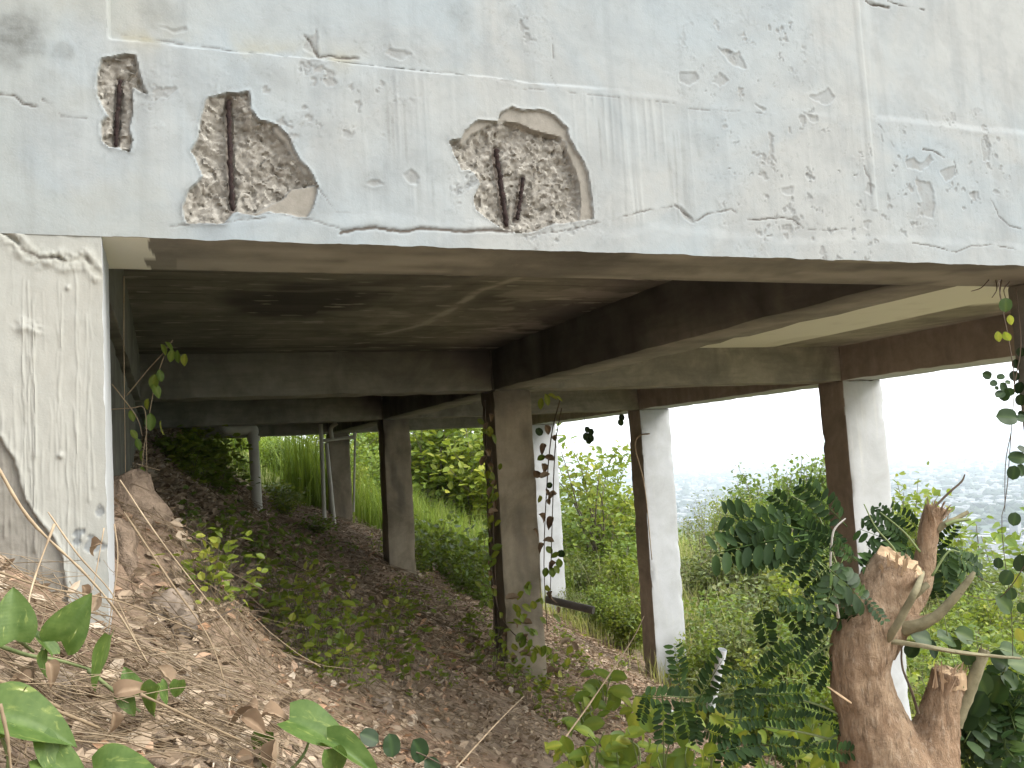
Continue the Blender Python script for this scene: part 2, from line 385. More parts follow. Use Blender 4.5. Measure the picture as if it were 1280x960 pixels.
CRACKS = [(W([(425, 292), (445, 287), (470, 284), (485, 289), (510, 289), (530, 286), (560, 288), (590, 289), (615, 287), (640, 291)]), .0072, 1.),
          (W([(745, 277), (757, 280), (770, 274), (800, 265), (825, 260), (840, 258)]), .0035, .8),
          (W([(843, 257), (858, 268), (872, 276), (884, 268), (900, 264), (914, 261), (920, 266)]), .0042, .8),
          (W([(935, 275), (955, 274), (978, 272), (995, 277), (1004, 284)]), .0032, .8), (W([(1005, 287), (1040, 288), (1080, 283)]), .002, .5),
          (W([(0, 118), (18, 121), (30, 130), (46, 132)]), .0042, .9), (W([(55, 124), (66, 130), (76, 145), (110, 148)]), .003, .7),
          (W([(383, 42), (390, 50), (399, 67), (415, 66), (425, 70), (450, 70)]), .005, .9),
          (W([(1083, 1), (1095, 5), (1113, 9)]), .006, 1.), (W([(1112, 0), (1125, 5), (1140, 7), (1158, 12)]), .0035, .9),
          (W([(692, 40), (693, 70), (690, 92), (698, 110)]), .0018, .5), (W([(395, 232), (420, 265), (470, 268)]), .0025, .55),
          (W([(1090, 150), (1098, 156), (1108, 168), (1118, 184)]), .0035, .7), (W([(1153, 187), (1165, 188), (1180, 197)]), .004, .9), (W([(1192, 200), (1197, 218)]), .003, .7),
          (W([(1140, 303), (1170, 308), (1195, 316), (1213, 308), (1240, 306), (1270, 312)]), .003, .7), (W([(1238, 248), (1248, 270), (1262, 284), (1280, 288)]), .0035, .7),
          (W([(650, 295), (700, 290), (745, 279)]), .0025, .6), (W([(300, 268), (345, 268), (395, 276), (430, 290)]), .0025, .5),
          (W([(852, 136), (900, 138), (968, 143)]), .002, .5), (W([(210, 283), (260, 280), (330, 272)]), .0022, .5),
          (W([(1080, 208), (1086, 222), (1090, 240)]), .0045, .6), (W([(640, 110), (700, 114), (800, 124), (860, 131)]), .0018, .4), (W([(150, 40), (300, 62), (430, 76), (560, 88), (650, 104)]), .0028, .55)]
CHIPS = [C2([(160, 190), (175, 172), (215, 180), (235, 172), (262, 195), (235, 198), (230, 218), (205, 215)]),
         C2([(80, 690), (120, 672), (150, 678), (110, 697)]), C2([(440, 705), (465, 672), (505, 662), (470, 700), (455, 712)]), C2([(412, 762), (435, 753), (432, 762)]),
         C3([(0, 770), (25, 790), (62, 828), (40, 830), (0, 800)]), C3([(135, 170), (185, 195), (225, 205), (245, 255), (205, 245), (170, 210)]), C3([(120, 300), (150, 270), (180, 300), (150, 322)]), C3([(0, 270), (60, 268), (70, 300), (40, 320), (0, 300)]),
         C3([(475, 355), (530, 345), (550, 328), (578, 355), (560, 388), (510, 380)]), C3([(462, 425), (510, 430), (515, 448), (480, 450)]), C3([(285, 388), (320, 402), (310, 420)]), C3([(835, 600), (870, 590), (900, 610), (930, 575), (945, 600), (900, 635), (850, 630)]),
         C3([(875, 670), (930, 680), (950, 760), (940, 810), (880, 800), (900, 750)]), C3([(380, 700), (420, 695), (420, 720), (395, 722)]), C3([(470, 640), (500, 660), (495, 672), (470, 665)]), C3([(700, 0), (790, 25), (740, 20), (705, 12)]),
         C3([(1120, 520), (1150, 525), (1150, 600), (1125, 595)]), C3([(1075, 715), (1110, 712), (1110, 745), (1085, 735)]), C3([(970, 640), (1020, 620), (1030, 660), (990, 680)]), C1([(1150, 130), (1190, 100), (1185, 200), (1130, 160)]),
         C1([(580, 90), (640, 105), (690, 85), (700, 98), (640, 112)]), C3([(700, 680), (718, 690), (715, 725), (690, 710)]), C3([(685, 822), (708, 826), (702, 852), (680, 845)]), C2([(230, 660), (255, 632), (290, 660), (275, 685), (245, 680)])]
ZRL = .5696                                    # height of the ledge of the upper wall panel

xs = axis((-2.2, -.32, .06), (-.32, 3.8, .0045), (3.8, 8.084, .05)); zs = axis((0, 1.24, .0045), (1.24, 2.3, .06))
X, Zw = np.meshgrid(xs, zs); sh = X.shape
fade = np.ones(sh)
fine = (X > -.4) & (X < 3.9) & (Zw < 1.3)
xf, zf = X[fine], Zw[fine]
wx = xf+.007*fbm(xf*22, zf*22, s=31, o=4, g=.65); wz = zf+.007*fbm(xf*22, zf*22, s=57, o=4, g=.65)
n = len(xf); dep = np.zeros(n); A = {k: np.zeros(n) for k in ('expose', 'coat', 'peel', 'stain', 'warm', 'crack', 'rust')}
dep += .004*fbm(xf*2.2, zf*2.2, s=1, o=3)+.0016*fbm(xf*13, zf*13, s=2, o=4)
# upper wall panels stand back behind the ring beam: left one up to the wide pilaster, right one beyond it
lz = ZRL+.006*fbm(xf*6, xf*0, s=77, o=3)
pl = sstep(.028, .036, xf)*(1-sstep(1.2, 1.7, xf))*sstep(lz, lz+.010, zf)
pr = sstep(2.76, 2.81, xf)*sstep(lz-.012, lz+.022, zf)
dep += pl*.020+pr*.006
dep += .006*sstep(2.71, 2.73, xf)*(1-sstep(2.74, 2.75, xf))*(zf > .2)*-.5
dep -= .0015*np.exp(-((zf-lz+.012)/.012)**2)*(xf > 1.2)*sstep(-.2, .3, fbm(xf*4, zf*4, s=79))
# the warm grime on the ledge line
A['warm'] += np.exp(-np.abs(zf-ZRL-.02)/.03)*sstep(0., .1, xf)*(1-sstep(.5, 1.25, xf))*.75*sstep(-.3, .3, fbm(xf*9, zf*9, s=88))
A['warm'] += .38*(1-sstep(-.05, .7, xf+.25*fbm(xf*2, zf*2, s=89)))*sstep(.55, .9, zf)
A['warm'] += .2*(1-sstep(.15, .9, xf))*sstep(0, .4, fbm(xf*3, zf*3, s=90))
jx = .012*fbm(xf*50, zf*50, s=35, o=3); jz = .012*fbm(xf*50, zf*50, s=36, o=3)
fa1 = facets((xf+jx)*52, (zf+jz)*52, 3); fa2 = facets((xf+jx)*27+7, (zf+jz)*27+3, 4); fa3 = facets((xf+jx)*95+3, (zf+jz)*95+9, 8)
for poly, sm, D in ((PA, [], .013), (PB, PBs, .028), (PC, PCs, .026)):
    sd_ = poly_sd(wx, wz, poly); ins = sstep(.0022, -.0022, sd_)
    smooth = np.zeros(n)
    for q in sm: smooth = np.maximum(smooth, sstep(.003, -.003, poly_sd(wx, wz, q)))
    smooth *= ins
    deep = ins*(1-smooth)
    dep += ins*.009
    bowl = sstep(0, -.06, sd_)
    dep += deep*(.004+D*bowl*.8+.0055*fa1+.0065*fa2+.003*fa3+.008*fbm(xf*24, zf*24, s=9, o=3))
    A['expose'] = np.maximum(A['expose'], deep); A['coat'] = np.maximum(A['coat'], smooth)
    A['stain'] = np.maximum(A['stain'], .35*sstep(.03, 0., sd_)*(1-ins)*sstep(.0, .3, fbm(xf*14, zf*14, s=70)))
    rim = np.exp(-((sd_-.004)/.004)**2)*(1-ins); dep -= .0022*rim
for pts, r in REBAR:
    d = line_d(xf, zf, pts)
    dep += sstep(r*2.2, r*1.0, d)*.010
    A['rust'] = np.maximum(A['rust'], .45*sstep(r*1.9, r*.9, d+.004*fbm(xf*60, zf*60, s=5)))
for pts, wd, k in CRACKS:
    d = line_d(wx, wz, pts)+.0012*fbm(xf*80, zf*80, s=15)
    A['crack'] = np.maximum(A['crack'], k*sstep(wd, wd*.3, d)*(1 if k > .95 else sstep(-.55, .1, fbm(xf*20, zf*20, s=17)))); dep += .004*k*sstep(wd*1.3, wd*.3, d)*(1 if k > .95 else sstep(-.45, .1, fbm(xf*20, zf*20, s=17)))
    up_ = d < .035
    dep -= np.where(up_, (.0013*np.exp(-d/.012)*k*(.5+fbm(xf*25, zf*25, s=16))), 0)
for q in CHIPS:
    sd_ = poly_sd(wx+.011*fbm(xf*38, zf*38, s=41), wz+.011*fbm(xf*38, zf*38, s=42), q); k = sstep(.002, -.002, sd_)
    dep += .0026*k; dep -= .0008*np.exp(-((sd_-.005)/.004)**2)*(1-k); A['peel'] = np.maximum(A['peel'], k*(.45+.35*sstep(-.2, .3, fbm(xf*30, zf*30, s=43))))
# flaking paint, thick where the photo has it
def blob(u, v, r): c = at_y(u, v, 0); return np.exp(-((xf-c[0])**2+(zf-c[2])**2)/r**2)
fl = sum(blob(*b) for b in ((905, 90, .22), (1000, 165, .2), (1130, 230, .26), (1190, 215, .2), (640, 30, .13), (590, 225, .12), (440, 130, .14), (1060, 280, .2), (1230, 190, .18), (930, 240, .18), (420, 90, .12), (500, 85, .10), (330, 130, .16), (700, 300, .2), (1000, 310, .2), (200, 130, .1), (980, 30, .15)))
fl = np.clip(fl, 0, 1.2)
nz = fbm(xf*26, zf*26, s=21, o=5, g=.6)
pk = sstep(.46-.10*fl, .49-.10*fl, nz)*np.clip(fl*1.4-.15, 0, 1)
A['peel'] = np.maximum(A['peel'], pk*.75); dep += .0024*pk
lift = sstep(.24, .36, nz)*(1-pk)*np.clip(fl*1.6, 0, 1); dep -= .0012*lift
nz2 = np.abs(fbm(xf*11, zf*11, s=22, o=5, g=.62)); hair = sstep(.018, .004, nz2)*sstep(.0, .5, fl+.2*fbm(xf*3, zf*3, s=23))
dep += .0006*hair; A['crack'] = np.maximum(A['crack'], .14*hair)
for u, v, r, k in ((22, 48, .085, 1.), (5, 70, .06, .8), (80, 62, .03, .6), (575, 10, .05, .45), (585, 25, .04, .4), (640, 20, .04, .3), (470, 230, .05, .35), (515, 222, .02, .6), (195, 10, .05, .4), (220, 15, .05, .3), (880, 180, .08, .25), (545, 215, .06, .25), (180, 110, .05, .4), (255, 135, .05, .3), (320, 215, .06, .2)):
    A['stain'] = np.maximum(A['stain'], .75*k*sstep(.3, .9, blob(u, v, r)+.35*fbm(xf*16, zf*16, s=25, o=4)))
# fine vertical drip lines below the ledge
dr = fbm(xf*75, zf*1.7, s=26, o=2); zone = (np.exp(-((xf-at_y(790, 200, 0)[0])/.2)**2)+.7*np.exp(-((xf-at_y(500, 150, 0)[0])/.1)**2)+.25)*sstep(.05, .2, zf)*(1-sstep(ZRL-.03, ZRL, zf))
dep -= .0016*sstep(.2, .5, dr)*np.clip(zone, 0, 1); A['stain'] = np.maximum(A['stain'], .38*sstep(.3, .55, -dr)*np.clip(zone, 0, 1)*sstep(-.2, .3, fbm(xf*8, zf*5, s=27)))
# slight swelling of the patched strip along the bottom edge
strip = 1-sstep(.06, .10, zf+.03*fbm(xf*5, xf*0, s=28, o=3)); dep -= .003*strip*sstep(.25, .35, xf)
dep *= sstep(-.4, -.33, xf)*(1-sstep(3.75, 3.85, xf))
full = np.zeros(sh); full[fine] = dep
AT = {}
for k, a in A.items(): f_ = np.zeros(sh); f_[fine] = np.clip(a, 0, 1); AT[k] = f_
Zr = Zw.copy(); edge = np.exp(-Zw/.012)
Zr += edge*.005*fbm(X*14, X*0, s=61, o=4)*((X > .03) & (X < 3.8))
V = np.stack([X, full, Zr], -1).reshape(-1, 3); nX, nZ = sh[1], sh[0]
I = np.arange(nX*nZ).reshape(nZ, nX)
Fq = [np.stack([I[:-1, :-1], I[:-1, 1:], I[1:, 1:], I[1:, :-1]], -1).reshape(-1, 4)]; MI = [np.zeros(len(Fq[0]), int)]
# underside, back, top and ends
ys = np.array([.006, .012, .05, .11, .17, .23, .29, .35, .40, YB-.008, YB]); prev = I[0]; base = len(V); Vb = [V]; cr = [np.zeros(len(V))]; pa = [np.zeros(len(V))]
for j, y in enumerate(ys):
    zz = .002*fbm(xs*3, xs*0+y*9, s=63, o=3)+(0 if y < YB-.004 else .006)
    if j == 0: zz = V[I[0], 2]*.5
    Vb.append(np.stack([xs, np.full(nX, y), zz], -1)); row = np.arange(base, base+nX); base += nX
    jag = xs+.03*fbm(xs*0+y*22, xs*0+1, s=64, o=3)
    cr.append(((jag < .118) & (jag > -.2)).astype(float))
    pa.append(.55*sstep(.1, .35, fbm(xs*2.2, xs*0+y*9, s=66, o=4))*(xs > .2))
    Fq.append(np.stack([prev[:-1], row[:-1], row[1:], prev[1:]], -1)); MI.append(np.full(nX-1, 1)); prev = row
row = np.arange(base, base+nX); Vb.append(np.stack([xs, np.full(nX, YB), np.full(nX, 2.3)], -1)); cr.append(np.zeros(nX)); pa.append(np.zeros(nX))
Fq.append(np.stack([prev[:-1], row[:-1], row[1:], prev[1:]], -1)); MI.append(np.full(nX-1, 1))
Fq.append(np.stack([row[:-1], I[-1, :-1], I[-1, 1:], row[1:]], -1)); MI.append(np.full(nX-1, 0))
V = np.concatenate(Vb); pad = len(V)-nX*nZ
ats = {k: np.concatenate([a.ravel(), np.zeros(pad)]) for k, a in AT.items()}
ats['cream'] = np.concatenate(cr); ats['pale'] = np.concatenate(pa)
wall = obj('fascia_wall', mesh('fascia_wall', V, np.concatenate(Fq), ats, True, (M_PLASTER, M_SOFFIT), np.concatenate(MI), sharp=55), house)
wall['label'] = 'cracked flaking white fascia with three broken patches'
for i, (pts, r) in enumerate(REBAR):
    p = spline([(x, .020 if i else .012, z) for x, z in pts], 34)
    p[:, 0] += .0012*RNG.normal(size=34); p[:, 1] += .001*RNG.normal(size=34)
    rr = r*(.72+.5*np.abs(np.sin(np.arange(34)*1.7)))*(1+.25*RNG.normal(size=34)*.6); rr[[0, -1]] *= .45
    Vt, Ft = tube(p, np.clip(rr, r*.5, r*1.4), 9, wob=.22, seed=i)
    o = obj('rebar', mesh('rebar', Vt, Ft, mats=(M_RUST,)), wall)

def rough_box(x0, x1, y0, y1, z0, z1, res=.12, amp=.004, bev=.012, seed=0, mats=(M_BEAM,), fmat=None, dark=None):
    bm = bmesh.new(); bmesh.ops.create_cube(bm, size=1.0)
    for v in bm.verts: v.co = Vector(((x0+x1)/2+v.co.x*(x1-x0), (y0+y1)/2+v.co.y*(y1-y0), (z0+z1)/2+v.co.z*(z1-z0)))
    bmesh.ops.bevel(bm, geom=bm.edges[:], offset=bev, segments=2, affect='EDGES', profile=.6)
    for ax, a, b in ((0, x0, x1), (1, y0, y1), (2, z0, z1)):
        k = max(1, int((b-a)/res)); nv = Vector([1 if i == ax else 0 for i in range(3)])
        for i in range(1, k):
            co = Vector((0, 0, 0)); co[ax] = a+(b-a)*i/k
            bmesh.ops.bisect_plane(bm, geom=bm.verts[:]+bm.edges[:]+bm.faces[:], plane_co=co, plane_no=nv)
    bm.normal_update()
    P = np.array([v.co for v in bm.verts]); N = np.array([v.normal for v in bm.verts])
    d = amp*fbm(P[:, 0]*5+seed, P[:, 1]*5+P[:, 2]*3, P[:, 2]*5+seed, s=seed+100, o=3)
    eg = np.array([len(set(tuple(np.round(f.normal, 1)) for f in v.link_faces)) > 1 for v in bm.verts])
    d = d-eg*bev*1.1*sstep(.1, .45, fbm(P[:, 0]*14+seed, P[:, 1]*14, P[:, 2]*14, s=seed+50, o=2))
    P = P+N*d[:, None]
    for v, p in zip(bm.verts, P): v.co = p
    me = bpy.data.meshes.new('m'); bm.to_mesh(me); bm.free()
    for m in mats: me.materials.append(m)
    for p in me.polygons:
        p.use_smooth = True
        if fmat: p.material_index = fmat(p.normal)
    if dark is not None:
        at = me.attributes.new('dark', 'FLOAT', 'POINT'); at.data.foreach_set('value', np.clip(dark(P), 0, 1).astype(np.float32))
    me.set_sharp_from_angle(angle=math.radians(40))
    return me
# front left column: plaster face of its own grid, box behind
xs2 = axis((-.46, -.32, .02), (-.32, 0, .0024)); zs2 = axis((-1.6, 0, .0045)); X2, Z2 = np.meshgrid(xs2, zs2); a2 = {k: np.zeros(X2.size) for k in ('expose', 'coat', 'peel', 'stain', 'warm', 'crack', 'rust')}
xf, zf = X2.ravel(), Z2.ravel(); n = len(xf)
dep = .003*fbm(xf*4, zf*4, s=5, o=3)+.0018*fbm(xf*30, zf*12, s=6, o=4)
for k in range(40):                                               # thick runs of old plaster slurry
    x0 = RNG.uniform(-.30, -.02); z1 = RNG.uniform(-.55, -.03); ln = RNG.uniform(.12, .75); wd = RNG.uniform(.0013, .0026)
    xx = x0+.004*vnoise(zf*14+k*9, zf*0+k, s=k)
    bead = 1+.5*np.exp(-((zf-(z1-ln))/.012)**2)+.5*vnoise(zf*30+k, zf*0, s=k+3)
    dep -= RNG.uniform(.0006, .0021)*np.exp(-((xf-xx)/(wd*bead))**2)*sstep(z1, z1-.02, zf)*sstep(z1-ln-.012, z1-ln, zf)*bead
for u, v, r in ((28, 408, .020), (46, 410, .016), (85, 360, .006), (75, 570, .008)):
    c = at_y(u, v, 0); d = np.hypot(xf-c[0], zf-c[2]); dep -= .005*np.exp(-(d/r)**2)*(1+1.6*fbm(xf*70, zf*70, s=44))
wx = xf+.006*fbm(xf*30, zf*30, s=45, o=4); wz = zf+.006*fbm(xf*30, zf*30, s=46, o=4)
cl = W([(-20, 280), (0, 288), (18, 300), (30, 312), (50, 322), (72, 322), (85, 330), (105, 322), (125, 345)])
d = line_d(wx, wz, cl); below = sstep(.05, .0, d)
cn = sstep(-.3, .3, fbm(xf*22, zf*22, s=53, o=3)); dep += .010*sstep(.007, .002, d)*cn-.0035*np.exp(-((d-.014)/.012)**2)*(1+2.2*fbm(xf*50, zf*50, s=47, o=4)); a2['crack'] = .85*sstep(.0065, .002, d)*sstep(-.25, .2, fbm(xf*14, zf*14, s=48))
a2['warm'] = .25*np.exp(-d/.02)
brk = W([(-40, 535), (2, 548), (18, 575), (30, 625), (52, 655), (70, 680), (80, 700), (84, 745), (80, 820), (-40, 830)])
sd_ = poly_sd(wx, wz, brk); k = sstep(.002, -.002, sd_); dep += .011*k+.003*k*fbm(xf*25, zf*25, s=49, o=4); dep -= .003*np.exp(-((sd_-.006)/.006)**2)*(1-k); a2['coat'] = k
for u, v, r in ((125, 640, .012), (118, 683, .02), (95, 675, .014)):
    c = at_y(u, v, 0); a2['peel'] = np.maximum(a2['peel'], sstep(r*1.2, r*.8, np.hypot(wx-c[0], (wz-c[2])*.7)+.02*fbm(xf*45, zf*45, s=51, o=4)))
dep += .004*a2['peel']
rag = np.exp((xf)/.006); dx = rag*.0045*fbm(zf*18, zf*0, s=50, o=4)
V2 = np.stack([xf+dx, dep*(1-rag*.6), zf], -1); mX, mZ = X2.shape[1], X2.shape[0]; I2 = np.arange(mX*mZ).reshape(mZ, mX)
F2 = [np.stack([I2[:-1, :-1], I2[:-1, 1:], I2[1:, 1:], I2[1:, :-1]], -1).reshape(-1, 4)]; M2 = [np.zeros(len(F2[0]), int)]
Vb = [V2]; base = len(V2); prev = I2[:, -1]
for y in (.008, .04, .12, .2, .28, .36, .41):
    Vb.append(np.stack([.002*fbm(zs2*7, zs2*0+y*20, s=52, o=3)-(.004 if y > .4 else 0), np.full(mZ, y), zs2], -1)); row = np.arange(base, base+mZ); base += mZ
    F2.append(np.stack([prev[:-1], row[:-1], row[1:], prev[1:]], -1)); M2.append(np.full(mZ-1, 1)); prev = row
Vb.append(np.array([(-.46, .41, zs2[0]), (-.46, .41, 0)])); L_ = base
F2 = np.concatenate(F2); M2 = np.concatenate(M2)
V2 = np.concatenate(Vb); pad = len(V2)-mX*mZ
F2 = np.concatenate([F2, [[prev[0], L_, L_+1, prev[-1]], [I2[0, 0], I2[-1, 0], L_+1, L_]]]); M2 = np.concatenate([M2, [1, 1]])
co = obj('column', mesh('column', V2, F2, {k: np.concatenate([np.clip(a, 0, 1), np.zeros(pad)]) for k, a in a2.items()}, True, (M_COLPLASTER, M_PAINT), M2, sharp=55), house)
co['label'] = 'near column with rough cream plaster, broken away at its foot'

def colm(x, wd, y, dp, zb, mats, fm, seed, label=None, top=0.0):
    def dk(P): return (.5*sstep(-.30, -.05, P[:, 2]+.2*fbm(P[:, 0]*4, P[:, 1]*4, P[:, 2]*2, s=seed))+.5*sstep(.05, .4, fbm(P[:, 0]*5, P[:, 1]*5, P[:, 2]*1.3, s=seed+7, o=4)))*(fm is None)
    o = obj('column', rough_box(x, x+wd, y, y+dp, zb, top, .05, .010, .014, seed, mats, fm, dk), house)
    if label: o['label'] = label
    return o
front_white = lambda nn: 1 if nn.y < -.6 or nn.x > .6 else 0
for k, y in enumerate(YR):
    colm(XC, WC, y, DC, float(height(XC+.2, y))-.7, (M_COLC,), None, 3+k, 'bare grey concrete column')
    colm(XR, WR, y, DR, float(height(XR+.3, y))-.8, (M_BROWN, M_PAINT), front_white, 13+k, 'column white outside and bare brown inside')
colm(3.885, .42, .004, .41, -3.6, (M_BEAM, M_PAINT), lambda nn: 1 if nn.y < -.6 else 0, 23, 'dark column at the right end of the fascia')

TOPZ = ZS+.004
def beam(x0, x1, y0, y1, seed, dark=None, mats=(M_BEAM,), fm=None, z0=0.002, label=None):
    o = obj('beam', rough_box(x0, x1, y0, y1, z0, TOPZ+.06, .16, .005, .012, seed, mats, fm, dark), house)
    if label: o['label'] = label
# row beams (along the fascia) between the column lines, then the long beams out from it
for k, y in enumerate(YR):
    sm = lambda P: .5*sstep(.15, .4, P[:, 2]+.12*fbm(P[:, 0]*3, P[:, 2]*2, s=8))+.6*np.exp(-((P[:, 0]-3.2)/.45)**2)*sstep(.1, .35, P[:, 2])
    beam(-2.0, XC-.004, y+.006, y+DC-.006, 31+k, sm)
    beam(XC+WC+.004, XR-.002, y+.006, y+DC-.006, 41+k)
shade_mould = lambda P: np.where(P[:, 0] < XC+.05, .9, 0)*sstep(-.35, .25, fbm(P[:, 1]*1.2, P[:, 2]*4, s=12, o=4)+.5*sstep(0, .4, P[:, 2])+.3)*(.75+.25*vnoise(P[:, 1]*30, P[:, 2]*2, s=13))  # shade of the beams' unlit left faces painted into the colour, broken by mould blotches
yy = [YB+.003]+[y+DC for y in YR]
for k in range(3):
    y0, y1 = (YB+.003, YR[0]+.004) if k == 0 else (YR[k-1]+DC-.004, YR[k]+.004)
    beam(XC+.004, XC+WC-.004, y0, y1, 51+k, shade_mould, label='long beam with shade and mould painted dark on its left face' if k == 0 else None)
    beam(XR+.004, XR+WR-.004, y0, y1, 61+k, None, (M_BROWN, M_PAINT), lambda nn: 1 if nn.x > .6 or nn.z < -.6 else 0)
    if k: obj('beam', rough_box(XC+.03, XC+WC-.03, YR[k-1]+.02, YR[k-1]+DC-.02, -.01, TOPZ+.05, .2, .004, .01, 71+k, (M_BEAM,)), house)
for k in range(3):                                                # beam heads over the columns
    for x, wd, dp, m in ((XC, WC, DC, M_BEAM), (XR, WR, DR, M_BROWN)):
        mm = (M_BEAM,) if m is M_BEAM else (M_BROWN, M_PAINT)
        o = obj('column_head', rough_box(x+.001, x+wd-.001, YR[k]+.001, YR[k]+dp-.001, .001, TOPZ+.055, .12, .004, .012, 81+k, mm, None if m is M_BEAM else (lambda nn: 1 if nn.x > .6 else 0)), house)
beam(-.33, -.02, YB+.003, YR[2], 91, lambda P: .4+0*P[:, 0])
obj('retaining_wall', rough_box(-.38, -.07, YB+.01, 11.5, -1.6, -.004, .2, .02, .02, 95, (M_SOFFIT,), None, lambda P: .35*sstep(-.2, .4, fbm(P[:, 1]*2, P[:, 2]*1.2, s=14))), house)

def slab(x0, x1, y0, y1, res, mat, fn, seed):
    gx_ = np.linspace(x0, x1, max(2, int((x1-x0)/res))); gy_ = np.linspace(y0, y1, max(2, int((y1-y0)/res))); A_, B_ = np.meshgrid(gx_, gy_)
    zz = ZS+.006*fbm(A_*1.3, B_*1.3, s=seed, o=3)+.0015*fbm(A_*3, B_*22, s=seed+1, o=3)
    Vv = np.stack([A_, B_, zz], -1).reshape(-1, 3); nx_, ny_ = A_.shape[1], A_.shape[0]; J = np.arange(nx_*ny_).reshape(ny_, nx_)
    Ff = np.stack([J[:-1, :-1], J[1:, :-1], J[1:, 1:], J[:-1, 1:]], -1).reshape(-1, 4)
    c = fn(A_.ravel(), B_.ravel()); m_ = len(Vv)
    Vv = np.concatenate([Vv, [(x0, y0, ZS+.14), (x1, y0, ZS+.14), (x1, y1, ZS+.14), (x0, y1, ZS+.14)]])
    Ff = np.concatenate([Ff, [[m_, m_+1, m_+2, m_+3]]])
    return obj('ceiling_slab', mesh('slab', Vv, Ff, {k: np.concatenate([v, np.zeros(4)]) for k, v in c.items()}, True, (mat,)), house)
S = lambda pts: [tuple(at_z(u, v, ZS)[:2]) for u, v in pts]
EFF = S([(644, 349), (600, 364), (570, 383), (555, 393), (530, 405), (500, 413), (475, 418)])
SW = S([(476, 340), (487, 332), (497, 327), (508, 329), (508, 338), (500, 342)])
def bayA(x, y):
    d = line_d(x+.03*fbm(x*5, y*5, s=3), y+.05*fbm(x*5, y*5, s=4), EFF); d2 = line_d(x, y, SW)
    pale = .8*sstep(.05, .012, d)*sstep(-.6, .1, fbm(x*8, y*8, s=6))+.22*sstep(.14, .02, d)+.4*sstep(.03, .008, d2)
    pale = pale+.5*sstep(.2, .5, fbm(x*1.1, y*2.2, s=9, o=4))*sstep(1.5, 2.2, x)*sstep(2.4, 1.2, y)
    pale = pale+.7*sstep(.46, .54, fbm(x*4, y*18, s=10, o=3))
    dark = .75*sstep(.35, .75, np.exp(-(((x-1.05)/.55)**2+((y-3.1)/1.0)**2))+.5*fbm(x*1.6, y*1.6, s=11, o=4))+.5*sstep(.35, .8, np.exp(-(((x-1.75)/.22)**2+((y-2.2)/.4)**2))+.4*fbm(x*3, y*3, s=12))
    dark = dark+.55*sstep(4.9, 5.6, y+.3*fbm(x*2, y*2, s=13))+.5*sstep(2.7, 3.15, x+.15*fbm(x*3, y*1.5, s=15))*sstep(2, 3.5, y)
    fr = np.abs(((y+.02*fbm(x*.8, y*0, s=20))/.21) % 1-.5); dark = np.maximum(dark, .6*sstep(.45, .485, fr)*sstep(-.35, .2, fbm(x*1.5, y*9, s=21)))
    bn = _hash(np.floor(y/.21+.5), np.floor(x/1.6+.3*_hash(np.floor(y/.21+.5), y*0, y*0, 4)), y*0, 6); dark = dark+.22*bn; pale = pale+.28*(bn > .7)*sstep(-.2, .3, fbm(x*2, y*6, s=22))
    pale = pale+.8*sstep(.30, .5, fbm(x*2.5, y*2.5, s=23, o=5))*sstep(.9, 2.2, x)*.6
    cream = 0*x
    return {'pale': np.clip(pale, 0, 1), 'dark': np.clip(dark, 0, .85), 'cream': cream}
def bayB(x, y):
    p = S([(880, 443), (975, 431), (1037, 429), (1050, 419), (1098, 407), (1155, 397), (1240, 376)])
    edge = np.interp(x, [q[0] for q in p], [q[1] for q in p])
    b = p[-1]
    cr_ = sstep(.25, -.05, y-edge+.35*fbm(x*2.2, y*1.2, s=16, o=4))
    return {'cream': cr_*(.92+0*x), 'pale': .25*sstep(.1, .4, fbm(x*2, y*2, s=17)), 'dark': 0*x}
plain_fn = lambda x, y: {'pale': .4*sstep(.2, .5, fbm(x*1.5, y*1.5, s=18)), 'dark': .3*sstep(.1, .5, fbm(x*1.2, y*1.2, s=19)), 'cream': 0*x}
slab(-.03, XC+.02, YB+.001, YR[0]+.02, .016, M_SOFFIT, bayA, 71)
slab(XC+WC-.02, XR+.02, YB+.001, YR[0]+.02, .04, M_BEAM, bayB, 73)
for k in (1, 2):
    slab(-.03, XC+.02, YR[k-1]+DC-.02, YR[k]+.02, .2, M_SOFFIT, plain_fn, 75+k)
    slab(XC+WC-.02, XR+.02, YR[k-1]+DC-.02, YR[k]+.02, .2, M_SOFFIT, plain_fn, 78+k)
obj('upper_storey', rough_box(-2.0, XR+WR, YB+.004, YR[2]+DC, ZS+.15, 2.25, .8, .004, .02, 99, (M_PAINT,)), house)
obj('rear_slab', rough_box(-2.0, -.03, YB+.004, YR[2], ZS+.004, ZS+.14, .8, .003, .02, 98, (M_SOFFIT,)), house)

# drain pipes under the floor
def pipe(pts, r, name, m, parent, n=16, k=30):
    Vt, Ft = tube(spline(pts, k) if len(pts) > 2 else np.asarray(pts), r, n); return obj(name, mesh(name, Vt, Ft, mats=(m,), sharp=50), parent)
y_ = YR[1]+.9
b = at_y(324, 662, y_); t_ = at_y(316, 540, y_); r_ = .075
pipe([b-(0, 0, .25), t_], r_, 'drain_pipe', M_PVC, house)
e = at_y(313, 538, y_); hb = at_y(290, 539, y_); hc = at_y(279, 532, y_)
pipe([t_-(0, 0, .03), at_y(315.5, 537, y_), at_y(309, 536, y_), at_y(296, 537, y_), at_y(285, 536, y_), at_y(280, 531, y_), at_y(278, 522, y_)], r_*1.12, 'pipe_elbow', M_PVC, house, 16, 30)
Vt, Ft = tube([at_y(317, 551, y_), at_y(317, 545, y_)], r_*1.25, 16); obj('pipe_collar', mesh('c', Vt, Ft, mats=(M_PVC,), sharp=50), house)
y_ = YR[2]-1.2
pipe([at_y(406, 660, y_), at_y(401, 530, y_)], .038, 'drain_pipe', M_PVC, house)
